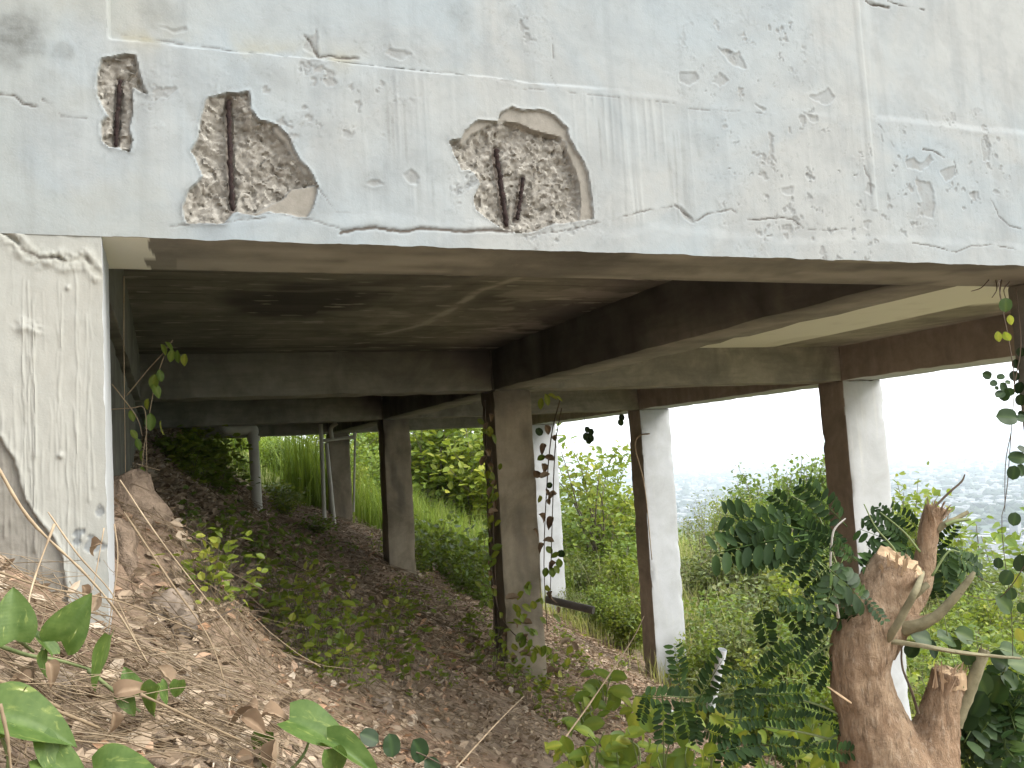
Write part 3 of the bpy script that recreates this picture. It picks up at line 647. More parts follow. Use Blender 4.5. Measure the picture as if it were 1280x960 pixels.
pipe([at_y(419, 665, y_), at_y(408, 554, y_)], .036, 'drain_pipe', M_PVC, house)
pipe([at_y(403, 551, y_), at_y(442, 546, y_)], .030, 'drain_pipe', M_PVC, house)
pipe([at_y(415, 549, y_), at_y(414, 535, y_), at_y(421, 529, y_)], .036, 'drain_pipe', M_PVC, house)
pipe([at_y(442, 640, y_), at_y(444, 541, y_)], .02, 'drain_pipe', M_PVC, house)
Vt, Ft = tube([at_y(442, 549, y_), at_y(444, 541, y_)], .034, 12); obj('pipe_collar', mesh('c', Vt, Ft, mats=(M_PVC,), sharp=50), house)

#@@NATURE
# ------------------------------------------------------------------ leaves and plants
def ground_hit(u, v, tmax=60.):
    d = ray(u, v); t = np.linspace(.6, tmax, 3000); P = CAM+d*t[:, None]
    g = P[:, 2]-height(P[:, 0], P[:, 1]); k = np.argmax(g < 0)
    if not (g < 0).any(): return None, None
    return P[k], t[k]
def ground(x, y): return np.array([x, y, float(height(x, y))])

def leaf_sheet(name, m, wfun, nu=7, nv=2, fold=.25, curl=.15, wav=0., seed=0, lobe=0., tint=.5):
    """one leaf of length 1 along X with midrib, side halves folded up and tip curling down"""
    rg = np.random.default_rng(seed); V = []; T = []
    for i in range(nu+1):
        s = i/nu; wd = wfun(s)
        for j in range(-nv, nv+1):
            q = j/nv; x = s-lobe*abs(q)*(1-s)**3; y = wd*q
            z = fold*abs(y)-curl*s*s+.02*math.sin(s*9)*abs(q)+wav*rg.uniform(-1, 1)
            V.append((x, y, z)); T.append(tint+.25*(abs(q) < .1)-.08*abs(q))
    k = 2*nv+1
    Fq = np.array([(i*k+j, (i+1)*k+j, (i+1)*k+j+1, i*k+j+1) for i in range(nu) for j in range(k-1)])
    return mesh(name, V, Fq, {'tint': T}, True, (m,))
w_oval = lambda s: .001+.34*math.sin(math.pi*min(1, s**.9))**.75
w_heart = lambda s: .001+.43*(math.sin(math.pi*min(1, (s*.93+.07)**.62))**.8 if s < 1 else 0)
w_round = lambda s: .001+.42*math.sqrt(max(0, 1-(2*s-1)**2))
w_long = lambda s: .001+.15*math.sin(math.pi*s**.8)**.8
w_dry = lambda s: .001+.30*math.sin(math.pi*s**.8)**.7

def mat_pothos():
    m, t = nmat('pothos_leaf'); O = nd(t, 'ShaderNodeTexCoord').outputs['Object']; r = nd(t, 'ShaderNodeObjectInfo').outputs['Random']
    off = nd(t, 'ShaderNodeCombineXYZ', {0: mth(t, 'MULTIPLY', r, 20.), 1: r, 2: 0.}).outputs[0]
    v = nd(t, 'ShaderNodeVectorMath', {0: O, 1: off}, operation='ADD').outputs[0]
    n1 = noise(t, scaled(t, v, (2.2, 7, 1)), 1.3, 5, .6, .5); n2 = noise(t, v, 5, 3)
    c = mix(t, ramp(t, n2, [(.3, 0.), (.7, 1.)]), (.055, .105, .022), (.105, .165, .042))
    c = mix(t, mth(t, 'MULTIPLY', ramp(t, n1, [(.58, 0.), (.68, 1.)]), .7), c, (.24, .29, .075))
    c = mix(t, mth(t, 'MULTIPLY', ramp(t, n1, [(.69, 0.), (.72, 1.)]), .8), c, (.58, .60, .30))
    vein = nd(t, 'ShaderNodeTexWave', {'Vector': O, 'Scale': 4.5, 'Distortion': 1.2}, wave_type='BANDS').outputs['Fac']
    p = nd(t, 'ShaderNodeBsdfPrincipled', {'Base Color': c, 'Roughness': .5, 'Specular IOR Level': .3})
    b = nd(t, 'ShaderNodeBump', {'Height': vein, 'Strength': .03, 'Distance': .02}); t.links.new(b.outputs[0], p.inputs['Normal'])
    tr = nd(t, 'ShaderNodeBsdfTranslucent', {'Color': mix(t, .5, c, (.25, .34, .03))})
    ms = nd(t, 'ShaderNodeMixShader', {0: .3, 1: p.outputs[0], 2: tr.outputs[0]}); nd(t, 'ShaderNodeOutputMaterial', {'Surface': ms.outputs[0]}); return m
M_POTHOS = mat_pothos()
POTHOS = [leaf_sheet('pothos_leaf', M_POTHOS, w_heart, 12, 4, f, c, .004, i, .10) for i, (f, c) in enumerate(((.3, .18), (.55, .3), (.15, .08)))]
OVAL = [leaf_sheet('oval_leaf', M_LEAF_MD, w_oval, 7, 2, .3, c, .006, i, .05, tt) for i, (c, tt) in enumerate(((.15, .5), (.35, .7), (-.1, .35)))]
OVALY = [leaf_sheet('oval_leaf_yellow', M_LEAF_YL, w_oval, 7, 2, .3, c, .006, i, .05, tt) for i, (c, tt) in enumerate(((.2, .5), (.4, .75)))]
ROUND = [leaf_sheet('round_leaf', M_LEAF_RD, w_round, 8, 3, .2, c, .005, i, .02, tt) for i, (c, tt) in enumerate(((.1, .2), (.2, .45), (.05, .05)))]
DRY = [leaf_sheet('dry_leaf', M_LEAF_BR, w_dry, 8, 3, f, c, .06, i, .04, tt) for i, (f, c, tt) in enumerate(((1.5, .7, .45), (1.9, -.6, .7), (1.1, 1.0, .3)))]
LONGL = [leaf_sheet('long_leaf', M_LEAF_YL, w_long, 8, 2, .3, .35, .004, i, 0, .5) for i in range(2)]

def compound(seed, m, npair=10, ll=.235, lw=.100):
    rg = np.random.default_rng(seed); g = Geo()
    xsr = np.linspace(-.12, 1, 12); zc = lambda s: -.16*s*s
    Vt, Ft = tube(np.stack([xsr, 0*xsr, zc(np.clip(xsr, 0, 1))], -1), np.linspace(.011, .005, 12), 5); g.add(Vt, Ft, .95)
    for i in range(npair):
        s = .10+.86*i/(npair-1)
        for sg in (-1, 1):
            L = ll*(.72+.5*math.sin(math.pi*(.15+.75*i/npair)))*rg.uniform(.88, 1.1); a = math.radians(rg.uniform(58, 78)); dz = rg.uniform(-.22, .15)
            d = np.array([math.cos(a), sg*math.sin(a), dz]); d /= np.linalg.norm(d)
            sdv = np.cross([0, 0, 1], d); sdv /= np.linalg.norm(sdv); nn = np.cross(d, sdv)
            roll = rg.uniform(-.35, .35); s2 = sdv*math.cos(roll)+nn*math.sin(roll); up = np.cross(d, s2)
            b = np.array([s+rg.uniform(-.01, .01), 0, zc(s)]); P = lambda x, y, z: b+d*(.10*0+x*L)+s2*y+up*z
            ww = lw*L/ll
            V = [P(.05, 0, 0), P(.22, ww*.36, .012), P(.55, ww*.5, .016), P(.85, ww*.36, .006), P(1, 0, -.02), P(.85, -ww*.36, .006), P(.55, -ww*.5, .016), P(.22, -ww*.36, .012), P(.5, 0, 0)]
            g.add(V, [(0, 1, 2, 8), (8, 2, 3, 4), (0, 8, 6, 7), (8, 4, 5, 6)], rg.uniform(.15, .75))
    return g.mesh('compound_leaf', m)
COMP = [compound(i, M_LEAF_DK, n_) for i, n_ in enumerate((8, 9, 9))]
COMPM = [compound(20+i, M_LEAF_RD, n_, .24, .12) for i, n_ in enumerate((7, 9))]

def cloud(P, D, U, size, wr, tint, name, m):
    """many small folded leaves in one mesh: P base, D direction, U up"""
    n = len(P); D = D/np.linalg.norm(D, axis=1)[:, None]; S_ = np.cross(U, D); S_ /= np.linalg.norm(S_, axis=1)[:, None]+1e-9; N = np.cross(D, S_)
    L = size[:, None]; wv = L*wr
    V = np.stack([P, P+D*L*.33+S_*wv*.5+N*L*.06, P+D*L*.72+S_*wv*.42+N*L*.03, P+D*L-N*L*.10, P+D*L*.72-S_*wv*.42+N*L*.03, P+D*L*.33-S_*wv*.5+N*L*.06], 1).reshape(-1, 3)
    b = np.arange(n)[:, None]*6
    Fq = np.concatenate([b+[0, 1, 2, 3], b+[0, 3, 4, 5]])
    return mesh(name, V, Fq, {'tint': np.repeat(tint, 6)}, False, (m,))

def plant_proto(seed, h, wd, nb, nl, ls, lw, m, sprd=.16, bare=.25, stemr=.012, trunk=0., arch=.25, droop=-.15, multi=True):
    """a shrub or tree: trunk/branches as one stem mesh, leaves gathered round the branch ends"""
    rg = np.random.default_rng(seed); g = Geo(); PP = []; TT = []
    base0 = np.zeros(3)
    if trunk > 0:
        tp = spline([(0, 0, -.25), (.04*h*rg.uniform(-1, 1), .04*h*rg.uniform(-1, 1), trunk*h*.5), (.07*h*rg.uniform(-1, 1), .07*h*rg.uniform(-1, 1), trunk*h)], 7); Vt, Ft = tube(tp, np.linspace(stemr*2.4, stemr*1.3, 7), 6); g.add(Vt, Ft); base0 = tp[-1]
    for i in range(nb):
        az = rg.uniform(0, 2*math.pi); el = rg.uniform(.05, 1)**.8; rr = rg.uniform(.45, 1)
        tgt = np.array([math.cos(az)*wd/2*rr*math.sqrt(max(0, 1-(el*.9)**2)), math.sin(az)*wd/2*rr*math.sqrt(max(0, 1-(el*.9)**2)), h*(.18+.82*el) if trunk == 0 else trunk*h+(h-trunk*h)*el*(.55+.45*rr)])
        st = base0*(1 if trunk else 0)+np.array([rg.uniform(-.06, .06)*wd, rg.uniform(-.06, .06)*wd, -.15 if not trunk else -rg.uniform(0, .3)*trunk*h])
        md = st+(tgt-st)*.5+np.array([0, 0, arch*np.linalg.norm(tgt-st)*.5])+rg.normal(size=3)*.04*h
        pp = spline([st, md, tgt], 8); Vt, Ft = tube(pp, np.linspace(stemr, stemr*.3, 8), 4, False); g.add(Vt, Ft)
        nn = int(nl*rg.uniform(.6, 1.4)); s = rg.uniform(bare, 1, nn)*7; k = np.minimum(s.astype(int), 6); f = (s-k)[:, None]
        p = pp[k]*(1-f)+pp[k+1]*f; PP.append(p+rg.normal(size=(nn, 3))*sprd*h*.5*np.array([1, 1, .8]))
        TT.append(np.clip(rg.normal(.45+rg.uniform(-.22, .22), .16, nn), 0, 1))
    P = np.concatenate(PP); T = np.concatenate(TT); n = len(P); P[:, 2] = np.maximum(P[:, 2], .02)
    D = rg.normal(size=(n, 3)); D[:, :2] += P[:, :2]*1.2/wd; D[:, 2] = D[:, 2]*.6+droop; U = rg.normal(size=(n, 3))*.5+[0, 0, 1]
    fo = cloud(P, D, U, ls*rg.uniform(.6, 1.3, n), lw, T, 'foliage', m)
    return fo, g.mesh('stem', M_BARK_SH), h
SP = {
 'bush': [plant_proto(i, 2.0, 2.2, 30, 80, .118, .62, M_LEAF_MD) for i in range(3)],
 'yellow': [plant_proto(10+i, 2.0, 2.0, 30, 75, .118, .6, M_LEAF_YL, .11) for i in range(3)],
 'olive': [plant_proto(20+i, 2.0, 2.4, 30, 80, .118, .5, M_LEAF_HZ, .2) for i in range(3)],
 'broad': [plant_proto(30+i, 1.0, 1.5, 22, 16, .13, .72, M_LEAF_MD, .22, .15, .006) for i in range(3)],
 'broadyellow': [plant_proto(35+i, 1.0, 1.4, 20, 16, .12, .72, M_LEAF_YL, .22, .15, .006) for i in range(2)],
 'sparse': [plant_proto(40+i, 4.5, 3.0, 17, 60, .15, .6, M_LEAF_YL, .085, .4, .022, .30, .35) for i in range(2)],
 'thin': [plant_proto(50+i, 4.0, 2.2, 22, 40, .10, .5, M_LEAF_HZ, .07, .55, .014, .35, .05) for i in range(2)],
 'tree': [plant_proto(60+i, 5.0, 5.4, 95, 75, .17, .6, (M_LEAF_MD, M_LEAF_MD, M_LEAF_YL)[i], .085, .45, .03, .22, .1) for i in range(3)],
 'seedling': [plant_proto(70+i, .30, .48, 15, 4.5, .048, .66, M_LEAF_YL, .22, .4, .002) for i in range(4)],
 'weed': [plant_proto(80+i, .45, .5, 9, 5, .085, .62, M_LEAF_MD, .18, .35, .003) for i in range(3)],
}
def plant(sp, x, y, h, name, label, cat, group=None, k=None, wide=1., rz=None, sink=0.):
    ps = SP[sp]; fo, stm, h0 = ps[random.randrange(len(ps)) if k is None else k % len(ps)]
    b = ground(x, y); b[2] -= sink; s = h/h0
    o = thing(name, label, cat, b, group, random.uniform(0, 6.28) if rz is None else rz); o.scale = (s*wide, s*wide, s)
    obj('crown' if cat == 'tree' else 'foliage', fo, o, world=False); obj('trunk' if cat == 'tree' else 'stem', stm, o, world=False)
    return o
def veg(u, vt, t, sp, name, label, cat, group=None, wide=1., k=None):
    p = at_d(u, vt, t); h = p[2]-float(height(p[0], p[1]))
    if h < .25: h = .25
    return plant(sp, p[0], p[1], h, name, label, cat, group, k, wide)

# --- trees and shrubs beyond the house, each where it stands
ORD = 'first second third fourth fifth sixth seventh eighth ninth tenth eleventh twelfth thirteenth fourteenth fifteenth sixteenth seventeenth eighteenth nineteenth twentieth twenty-first twenty-second twenty-third twenty-fourth twenty-fifth twenty-sixth twenty-seventh twenty-eighth twenty-ninth thirtieth'.split()
def nth(us, u): return ORD[sorted(us).index(u)]
TONE = {'bush': 'mid green', 'yellow': 'yellow green', 'olive': 'dull olive'}
G1 = 'leafy shrubs on the slope past the far columns'
LST = [(232, 538, 19.5, 1.2), (262, 541, 20, 1.2), (300, 533, 20.5, 1.2), (345, 540, 21, 1.1), (385, 531, 21.5, 1.), (460, 540, 24, 1.), (448, 580, 22.5, .9)]
for i, (u, vt, t, wd) in enumerate(LST):
    veg(u, vt, t, 'bush' if i % 2 else 'yellow', 'shrub', f"{TONE[('yellow', 'bush')[i % 2]]} shrub under the last ceiling beam, {nth([q[0] for q in LST], u)} from left", 'shrub', G1, wd)
LST = []
for i in range(140):
    u, v = random.uniform(205, 475), random.uniform(556, 668)
    if v > 590+(u-200)*.4 or (u > 405 and v < 600) or (284 < u < 350 and v > 585) or len(LST) > 29: continue
    LST.append((u, v))
for i, (u, v) in enumerate(LST):
    p, t = ground_hit(u, v, 40)
    if p is None or p[0] < .15: continue
    plant('broad' if i % 5 == 0 else 'broadyellow', p[0], p[1], random.uniform(.3, .55)*(.7 if 280 < u < 355 else 1), 'ground_plant', f'low broad leaved plant around the drain pipes, {nth([q[0] for q in LST], u)} from left', 'plant', 'broad leaved plants around the drain pipes', wide=1.6)
LST = [(515, 500, 33, 'yellow', 1.4), (555, 500, 34, 'bush', 1.4), (605, 505, 33, 'bush', 1.4), (455, 505, 30, 'yellow', 1.3), (425, 515, 28, 'bush', 1.2), (530, 515, 30, 'yellow', 1.3), (570, 510, 31, 'bush', 1.2), (600, 530, 29, 'yellow', 1.2), (550, 548, 31, 'bush', 1.2)]
for i, (u, vt, t, sp, wd) in enumerate(LST):
    veg(u, vt, t, sp, 'shrub', f'{TONE[sp]} shrub between the two bare grey columns, {nth([q[0] for q in LST], u)} from left', 'shrub', 'tall shrubs between the bare grey columns', wd)
LST = [(530, 668, 16.2), (560, 672, 15.6), (590, 682, 15.2), (575, 700, 14.4), (605, 640, 17.5), (540, 640, 18), (600, 700, 14), (525, 700, 14.6)]
for i, (u, vt, t) in enumerate(LST):
    veg(u, vt, t, 'broad', 'ground_plant', f'broad leaved plant low between the bare columns, {nth([q[0] for q in LST], u)} from left', 'plant', 'broad leaved plants between the bare columns')
veg(728, 522, 23, 'sparse', 'sparse_tree', 'sparse yellow green tree beside the narrow white column', 'tree', wide=1.15, k=0)
veg(757, 560, 24, 'sparse', 'sparse_tree', 'lower thin yellow tree leaning out next to the brown column', 'tree', wide=.8, k=1)
LST = [(770, 612, 25, 'bush'), (715, 600, 27, 'bush'), (745, 640, 22, 'bush'), (785, 625, 28, 'olive'), (775, 690, 20, 'yellow'), (730, 690, 21, 'olive'), (780, 740, 17, 'yellow'), (748, 730, 18, 'bush'), (715, 735, 19, 'olive')]
for i, (u, vt, t, sp) in enumerate(LST):
    veg(u, vt, t, sp, 'shrub', f'{TONE[sp]} shrub between narrow and middle white columns, {nth([q[0] for q in LST], u)} from left', 'shrub', 'shrubs between the narrow and middle white columns', 1.15)
veg(1003, 556, 31, 'tree', 'leafy_tree', 'round leafy tree whose top stands highest against the white sky', 'tree', k=0, wide=.8)
veg(955, 584, 30, 'tree', 'leafy_tree', 'wide green tree left of the highest tree top', 'tree', k=1, wide=1.)
veg(918, 612, 28, 'tree', 'leafy_tree', 'low yellowish tree in front of the hazy city, right of the thin tree', 'tree', k=2, wide=.9)
veg(1035, 588, 29, 'tree', 'leafy_tree', 'leafy tree half hidden by the tall column with a brown side', 'tree', k=1, wide=.9)
veg(882, 595, 25, 'thin', 'thin_tree', 'thin nearly bare tree before the hazy city', 'tree', k=0, wide=.9)
veg(900, 603, 27, 'thin', 'thin_tree', 'small thin tree with brownish tips behind the nearly bare one', 'tree', k=1, wide=.7)
LST = [(880, 690, 22, 'olive', 1.2), (925, 668, 22, 'olive', 1.2), (970, 660, 23, 'yellow', 1.2), (1015, 690, 21, 'olive', 1.1), (890, 745, 17, 'bush', 1.2), (940, 725, 18, 'olive', 1.2), (990, 720, 18, 'yellow', 1.1), (870, 785, 14.5, 'yellow', 1.), (915, 770, 15, 'olive', 1.1), (965, 770, 15, 'bush', 1.1), (1020, 760, 16, 'olive', 1.), (930, 820, 12.2, 'yellow', 1.), (985, 825, 12, 'bush', 1.), (1030, 830, 12.4, 'yellow', 1.), (884, 835, 11.5, 'olive', 1.)]
for i, (u, vt, t, sp, wd) in enumerate(LST):
    veg(u, vt, t, sp, 'shrub', f'{TONE[sp]} shrub on grass between right hand white columns, {nth([q[0] for q in LST], u)} from left', 'shrub', 'shrubs between the right hand white columns', wd)
veg(1130, 598, 33, 'yellow', 'bush', 'yellow green bush rising at the outer edge of the tallest white column', 'shrub', wide=.9, k=0)
veg(1160, 640, 31, 'yellow', 'bush', 'yellow green bush behind the broken top of the cut tree', 'shrub', wide=.9, k=1)
LST = [(1185, 690, 30, 'olive'), (1222, 668, 40, 'bush'), (1250, 690, 36, 'olive'), (1278, 655, 42, 'bush'), (1205, 735, 25, 'bush'), (1240, 745, 24, 'yellow'), (1275, 735, 26, 'olive'), (1180, 760, 19, 'yellow'), (1225, 785, 16, 'bush'), (1265, 790, 15, 'yellow'), (1150, 800, 15, 'bush'), (1195, 820, 13, 'yellow')]
for i, (u, vt, t, sp) in enumerate(LST):
    veg(u, vt, t, sp, 'shrub', f'{TONE[sp]} shrub above the city right of the cut tree, {nth([q[0] for q in LST], u)} from left', 'shrub', 'shrubs above the city right of the cut tree', 1.15)

# --- grass: nobody could count it
def grass_field(name, P, h, tint, wd=.012, seed=0, lean=.45):
    rg = np.random.default_rng(seed); n = len(P); az = rg.uniform(0, 2*np.pi, n); dirv = np.stack([np.cos(az), np.sin(az)], -1)
    sidev = np.stack([-np.sin(az), np.cos(az), 0*az], -1); le = lean*rg.uniform(.2, 1.3, n); V = []
    for s in (0, .35, .7, 1.):
        c = P+np.concatenate([dirv*(le*h*s**2.2)[:, None], (h*s*(1-.28*le*s))[:, None]], 1)
        ww = wd*(1-s*.95)*rg.uniform(.8, 1.2, n)[:, None]; V += [c-sidev*ww, c+sidev*ww]
    V = np.stack(V, 1).reshape(-1, 3); b = np.arange(n)[:, None]*8
    Fq = np.concatenate([b+[0, 1, 3, 2], b+[2, 3, 5, 4], b+[4, 5, 7, 6]])
    stuff(obj(name, mesh(name, V, Fq, {'tint': np.repeat(tint, 8)}, True, (M_GRASS,))))
def scatter(n, x0, x1, y0, y1, ok, seed, clump=.0):
    rg = np.random.default_rng(seed); out = []
    while sum(map(len, out)) < n:
        x = rg.uniform(x0, x1, n*2); y = rg.uniform(y0, y1, n*2); d = np.hypot(x-CAM[0], y-CAM[1])
        k = ok(x, y) & (rg.random(n*2) < np.clip(9/d, .12, 1)) & (fbm(x*.7, y*.7, s=seed+5) > rg.uniform(-.5, .35, n*2)-.0)
        out.append(np.stack([x[k], y[k]], -1))
    P = np.concatenate(out)[:n]; return np.column_stack([P, height(P[:, 0], P[:, 1])-.02])
Pg = scatter(52000, -1, 26, 1, 40, lambda x, y: ((x > 8.6) | (y > 16.3)) & (x > -1.2), 5)
pat = fbm(Pg[:, 0]*.35, Pg[:, 1]*.35, s=33, o=3); tin = np.clip(.32+.9*pat+RNG.normal(0, .13, len(Pg))+.14*(Pg[:, 0] > 8), 0, 1)
grass_field('tall_grass', Pg, RNG.uniform(.35, 1.15, len(Pg))*(1+.4*pat), tin, .011, 3)
Pg = scatter(5200, 2.5, 12, 14.6, 27, lambda x, y: y > 15.9, 16); grass_field('bright_grass', Pg, RNG.uniform(.7, 1.5, len(Pg)), np.clip(RNG.normal(.42, .14, len(Pg)), 0, 1), .016, 14)
Pg = scatter(5200, 9, 24, 5, 30, lambda x, y: fbm(x*.3, y*.3, s=44) > -.1, 18); grass_field('dry_tall_grass', Pg, RNG.uniform(.9, 1.9, len(Pg)), np.clip(RNG.normal(.84, .12, len(Pg)), 0, 1), .012, 15)
Pg = scatter(3000, 7, 9.5, 4, 16, lambda x, y: (x > 7.1+.25*fbm(y*1.3, y*0, s=3)), 6); grass_field('edge_grass', Pg, RNG.uniform(.15, .6, len(Pg)), np.clip(RNG.normal(.75, .15, len(Pg)), 0, 1), .009, 4)
c_ = at_d(386, 545, 18.6); P_ = np.column_stack([c_[0]+RNG.normal(0, .28, 260), c_[1]+RNG.normal(0, .3, 260)]); P_ = np.column_stack([P_, height(P_[:, 0], P_[:, 1])])
grass_field('reed_clump', P_, RNG.uniform(.8, 2.0, 260), np.clip(RNG.normal(.35, .12, 260), 0, 1), .022, 5, .35)

# --- leaf litter and dry straw under the house
y_near = lambda P: P[:, 1] < 1.5
def litter(name, n, x0, x1, y0, y1, s0, s1, ok, seed):
    rg = np.random.default_rng(seed); out = []; tot = 0
    while tot < n:
        x = rg.uniform(x0, x1, n); y = rg.uniform(y0, y1, n); d = np.hypot(x-CAM[0], y-CAM[1]); k = ok(x, y) & (rg.random(n) < np.clip(3.2/d, 0, 1)**1.2) & (fbm(x*2.2, y*2.2, s=seed) > rg.uniform(-.75, .15, n))
        out.append(np.stack([x[k], y[k]], -1)); tot += k.sum()
    P = np.concatenate(out)[:n]; P = np.column_stack([P, height(P[:, 0], P[:, 1])+rg.uniform(-.004, .034, n)*np.where(y_near(P), 1.4, 1)])
    az = rg.uniform(0, 2*np.pi, n); D = np.stack([np.cos(az), np.sin(az), rg.normal(0, .45, n)], -1); U = rg.normal(size=(n, 3))*.65+[.35, -.1, 1]
    red = sstep(.05, .35, fbm(P[:, 0]*.8, P[:, 1]*.8, s=91, o=3))
    tn = np.clip(rg.beta(2.0, 2.6, n), 0, .9); tn = np.where(rg.random(n) < .22*red, .97+.03*rg.random(n), tn)
    stuff(obj(name, cloud(P, D, U, rg.uniform(s0, s1, n), rg.uniform(.25, .75, n)[:, None], tn, name, M_LITTER)))
litter('leaf_litter', 34000, -.8, 5, -1.8, 5.5, .015, .058, lambda x, y: ~((x < .02) & (y > -.05) & (y < .5)), 11)
litter('far_leaf_litter', 42000, -.5, 9, 4, 16.5, .03, .085, lambda x, y: x < 9-.12*(y-4), 12)
def straw(name, pts, l0, l1, r, seed, adir=None, lift=.05, m=M_STRAW):
    rg = np.random.default_rng(seed); g = Geo()
    for p in pts:
        L = rg.uniform(l0, l1); az = rg.uniform(0, 2*math.pi) if adir is None else rg.normal(adir, .55)
        k = 6; s = np.linspace(-.5, .5, k); bend = rg.normal(0, .25)
        x = p[0]+L*(s*math.cos(az)-bend*s*s*math.sin(az)); y = p[1]+L*(s*math.sin(az)+bend*s*s*math.cos(az))
        tilt = rg.normal(0, .22); z = height(x, y)*.6+.4*height(p[0], p[1])+.012+lift*rg.random()+np.abs(tilt)*L*(s+.5)*rg.random()
        rr = r*rg.uniform(.5, 1.5); Vt, Ft = tube(np.stack([x, y, z], -1), np.linspace(rr, rr*.5, k), 3, False); g.add(Vt, Ft, float(np.clip(rg.normal(.48, .22), 0, 1)))
    stuff(obj(name, g.mesh(name, m)))
pts = []
while len(pts) < 700:
    u, v = RNG.uniform(-60, 620), RNG.uniform(690, 985)
    if v < 735+max(0, u-140)*.42-18*RNG.random(): continue
    p, t = ground_hit(u, v, 6)
    if p is not None and not (p[1] > -.02 and p[1] < .45 and p[0] < .02): pts.append(p)
straw('dry_straw', pts, .07, .5, .00125, 1, None, .07)
pts = []
while len(pts) < 520:
    u, v = RNG.uniform(150, 700), RNG.uniform(580, 940)
    p, t = ground_hit(u, v, 9)
    if p is not None and p[0] > .03: pts.append(p)
straw('dry_twigs_on_slope', pts, .10, .6, .0017, 2, -.9, .05)
pts = np.column_stack([RNG.uniform(.5, 8.4, 2600), RNG.uniform(4, 16, 2600)]); straw('far_dry_stems', [ground(*p) for p in pts], .2, .7, .004, 3, None, .05)

# --- rocks
def rock(name, c, r, label, seed, m=M_ROCK, sc=(1, 1, 1), group=None):
    bm = bmesh.new(); bmesh.ops.create_icosphere(bm, subdivisions=4, radius=1.0); P = np.array([v.co for v in bm.verts])
    d = 1+.6*fbm(P[:, 0]*1.6+seed, P[:, 1]*1.6, P[:, 2]*1.6, s=seed, o=5, g=.6)+.22*fbm(P[:, 0]*7, P[:, 1]*7, P[:, 2]*7, s=seed+1, o=4, g=.65); P = P*d[:, None]*r*np.array(sc)+c
    for v, p in zip(bm.verts, P): v.co = p
    me = bpy.data.meshes.new(name); bm.to_mesh(me); bm.free(); me.materials.append(m); me.polygons.foreach_set('use_smooth', np.ones(len(me.polygons), bool))
    return tag(obj(name, me), label, 'rock', group)
rock('earth_clod', at_d(150, 650, 2.95)+np.array([-.05, .25, -.13]), .19, 'brown lump of earth behind the near cream column', 3, M_SOILR, (1., 2.2, 1.4))
rock('earth_clod', at_d(195, 700, 3.35)+np.array([-.05, .05, -.08]), .16, 'lower crumbled earth lump on the bank below the brown one', 8, M_SOILR, (.9, 1.5, .8))
for i, (u, v, r, l) in enumerate([(1000, 0, 0, ''), (213, 765, .06, 'grey stone in the bank right of the column foot'), (228, 790, .045, 'small flat stone among straw below the bank'), (275, 870, .03, 'little stone lying in straw near dry leaves'), (70, 858, .035, 'pebble beside the upper pothos stems'), (843, 893, .05, 'pale stone near the lying white pipe'), (475, 885, .05, 'stone in the brown leaf litter at the bottom')]):
    p, t = ground_hit(u, v, 12) if r else (None, None)
    if p is not None: rock('stone', p, r, l, 20+i)

# --- loose pipes on the slope
p0, t0 = ground_hit(700, 765, 30)
def lying(name, a, b, r, label, m, hollow=True):
    Vt, Ft = tube([a, b], r, 18, caps=False); Vi, Fi = tube([b, a], r*.86, 18, caps=False); g = Geo(); g.add(Vt, Ft); k = g.n; g.add(Vi, Fi)
    for j in range(18): g.f.append((18+j, 18+(j+1) % 18, k+(j+1) % 18, k+j)); g.f.append((j, k+18+j, k+18+(j+1) % 18, (j+1) % 18))
    return tag(obj(name, g.mesh(name, m, sharp=50)), label, 'pipe')
lying('loose_pipe', at_d(683, 749, 11.5), at_d(742, 763, 11.2), .048, 'dark pipe sticking out beside the vine hung bare column', M_PIPE)
lying('pipe_stub', at_d(888, 885, 9.0), at_d(903, 812, 8.9), .045, 'white pipe standing tilted in the grass left of the cut tree', M_PVCW)
p, t = ground_hit(836, 884, 14); lying('white_pipe', at_d(822, 880, t*.985), at_d(852, 899, t*.97), .035, 'white pipe lying on litter at the foot of the middle white column', M_PVCW)

# ------------------------------------------------------------------ the cut tree
tree = thing('cut_tree', 'cut back tree trunk with sawn limbs and dark feathery leaves', 'tree', at_d(1125, 1010, 3.0)-(0, 0, .9))
R_ = lambda px, t=3.0: px/F_PX*t
def mat_bark():
    m, t = nmat('tree_bark'); O = pos(t); n1 = noise(t, O, 14, 7, .7, .6); n2 = noise(t, scaled(t, O, (1, 1, .3)), 75, 6, .75); n3 = noise(t, O, 4, 3)
    c = mix(t, ramp(t, n1, [(.3, 0.), (.68, 1.)]), (.19, .125, .078), (.44, .32, .21))
    c = mix(t, mth(t, 'MULTIPLY', ramp(t, n3, [(.45, 0.), (.62, 1.)]), .55), c, (.28, .175, .105))
    c = mix(t, ramp(t, n2, [(.52, 0.), (.74, .8)]), c, (.50, .41, .31))
    n4 = noise(t, scaled(t, O, (1, 1, .45)), 34, 7, .75, .8); c = mix(t, ramp(t, n4, [(.53, 0.), (.68, .6)]), c, (.12, .075, .046))
    fis = noise(t, scaled(t, O, (1, 1, .16)), 60, 6, .7, .5); c = mix(t, ramp(t, fis, [(.56, 0.), (.66, .7)]), c, (.075, .048, .03))
    finish(t, c, .95, mth(t, 'ADD', mth(t, 'SUBTRACT', n2, fis), n1), 1., .016, .15); return m
M_BARK = mat_bark()
M_WOOD = mat_simple('fresh_cut_wood', (.30, .21, .125), (.44, .32, .20), 30, .85, .6, .2, (1, 1, 1), .004)
M_STUBG = mat_simple('grey_green_bark', (.115, .105, .06), (.23, .205, .125), 26, .85, .5)
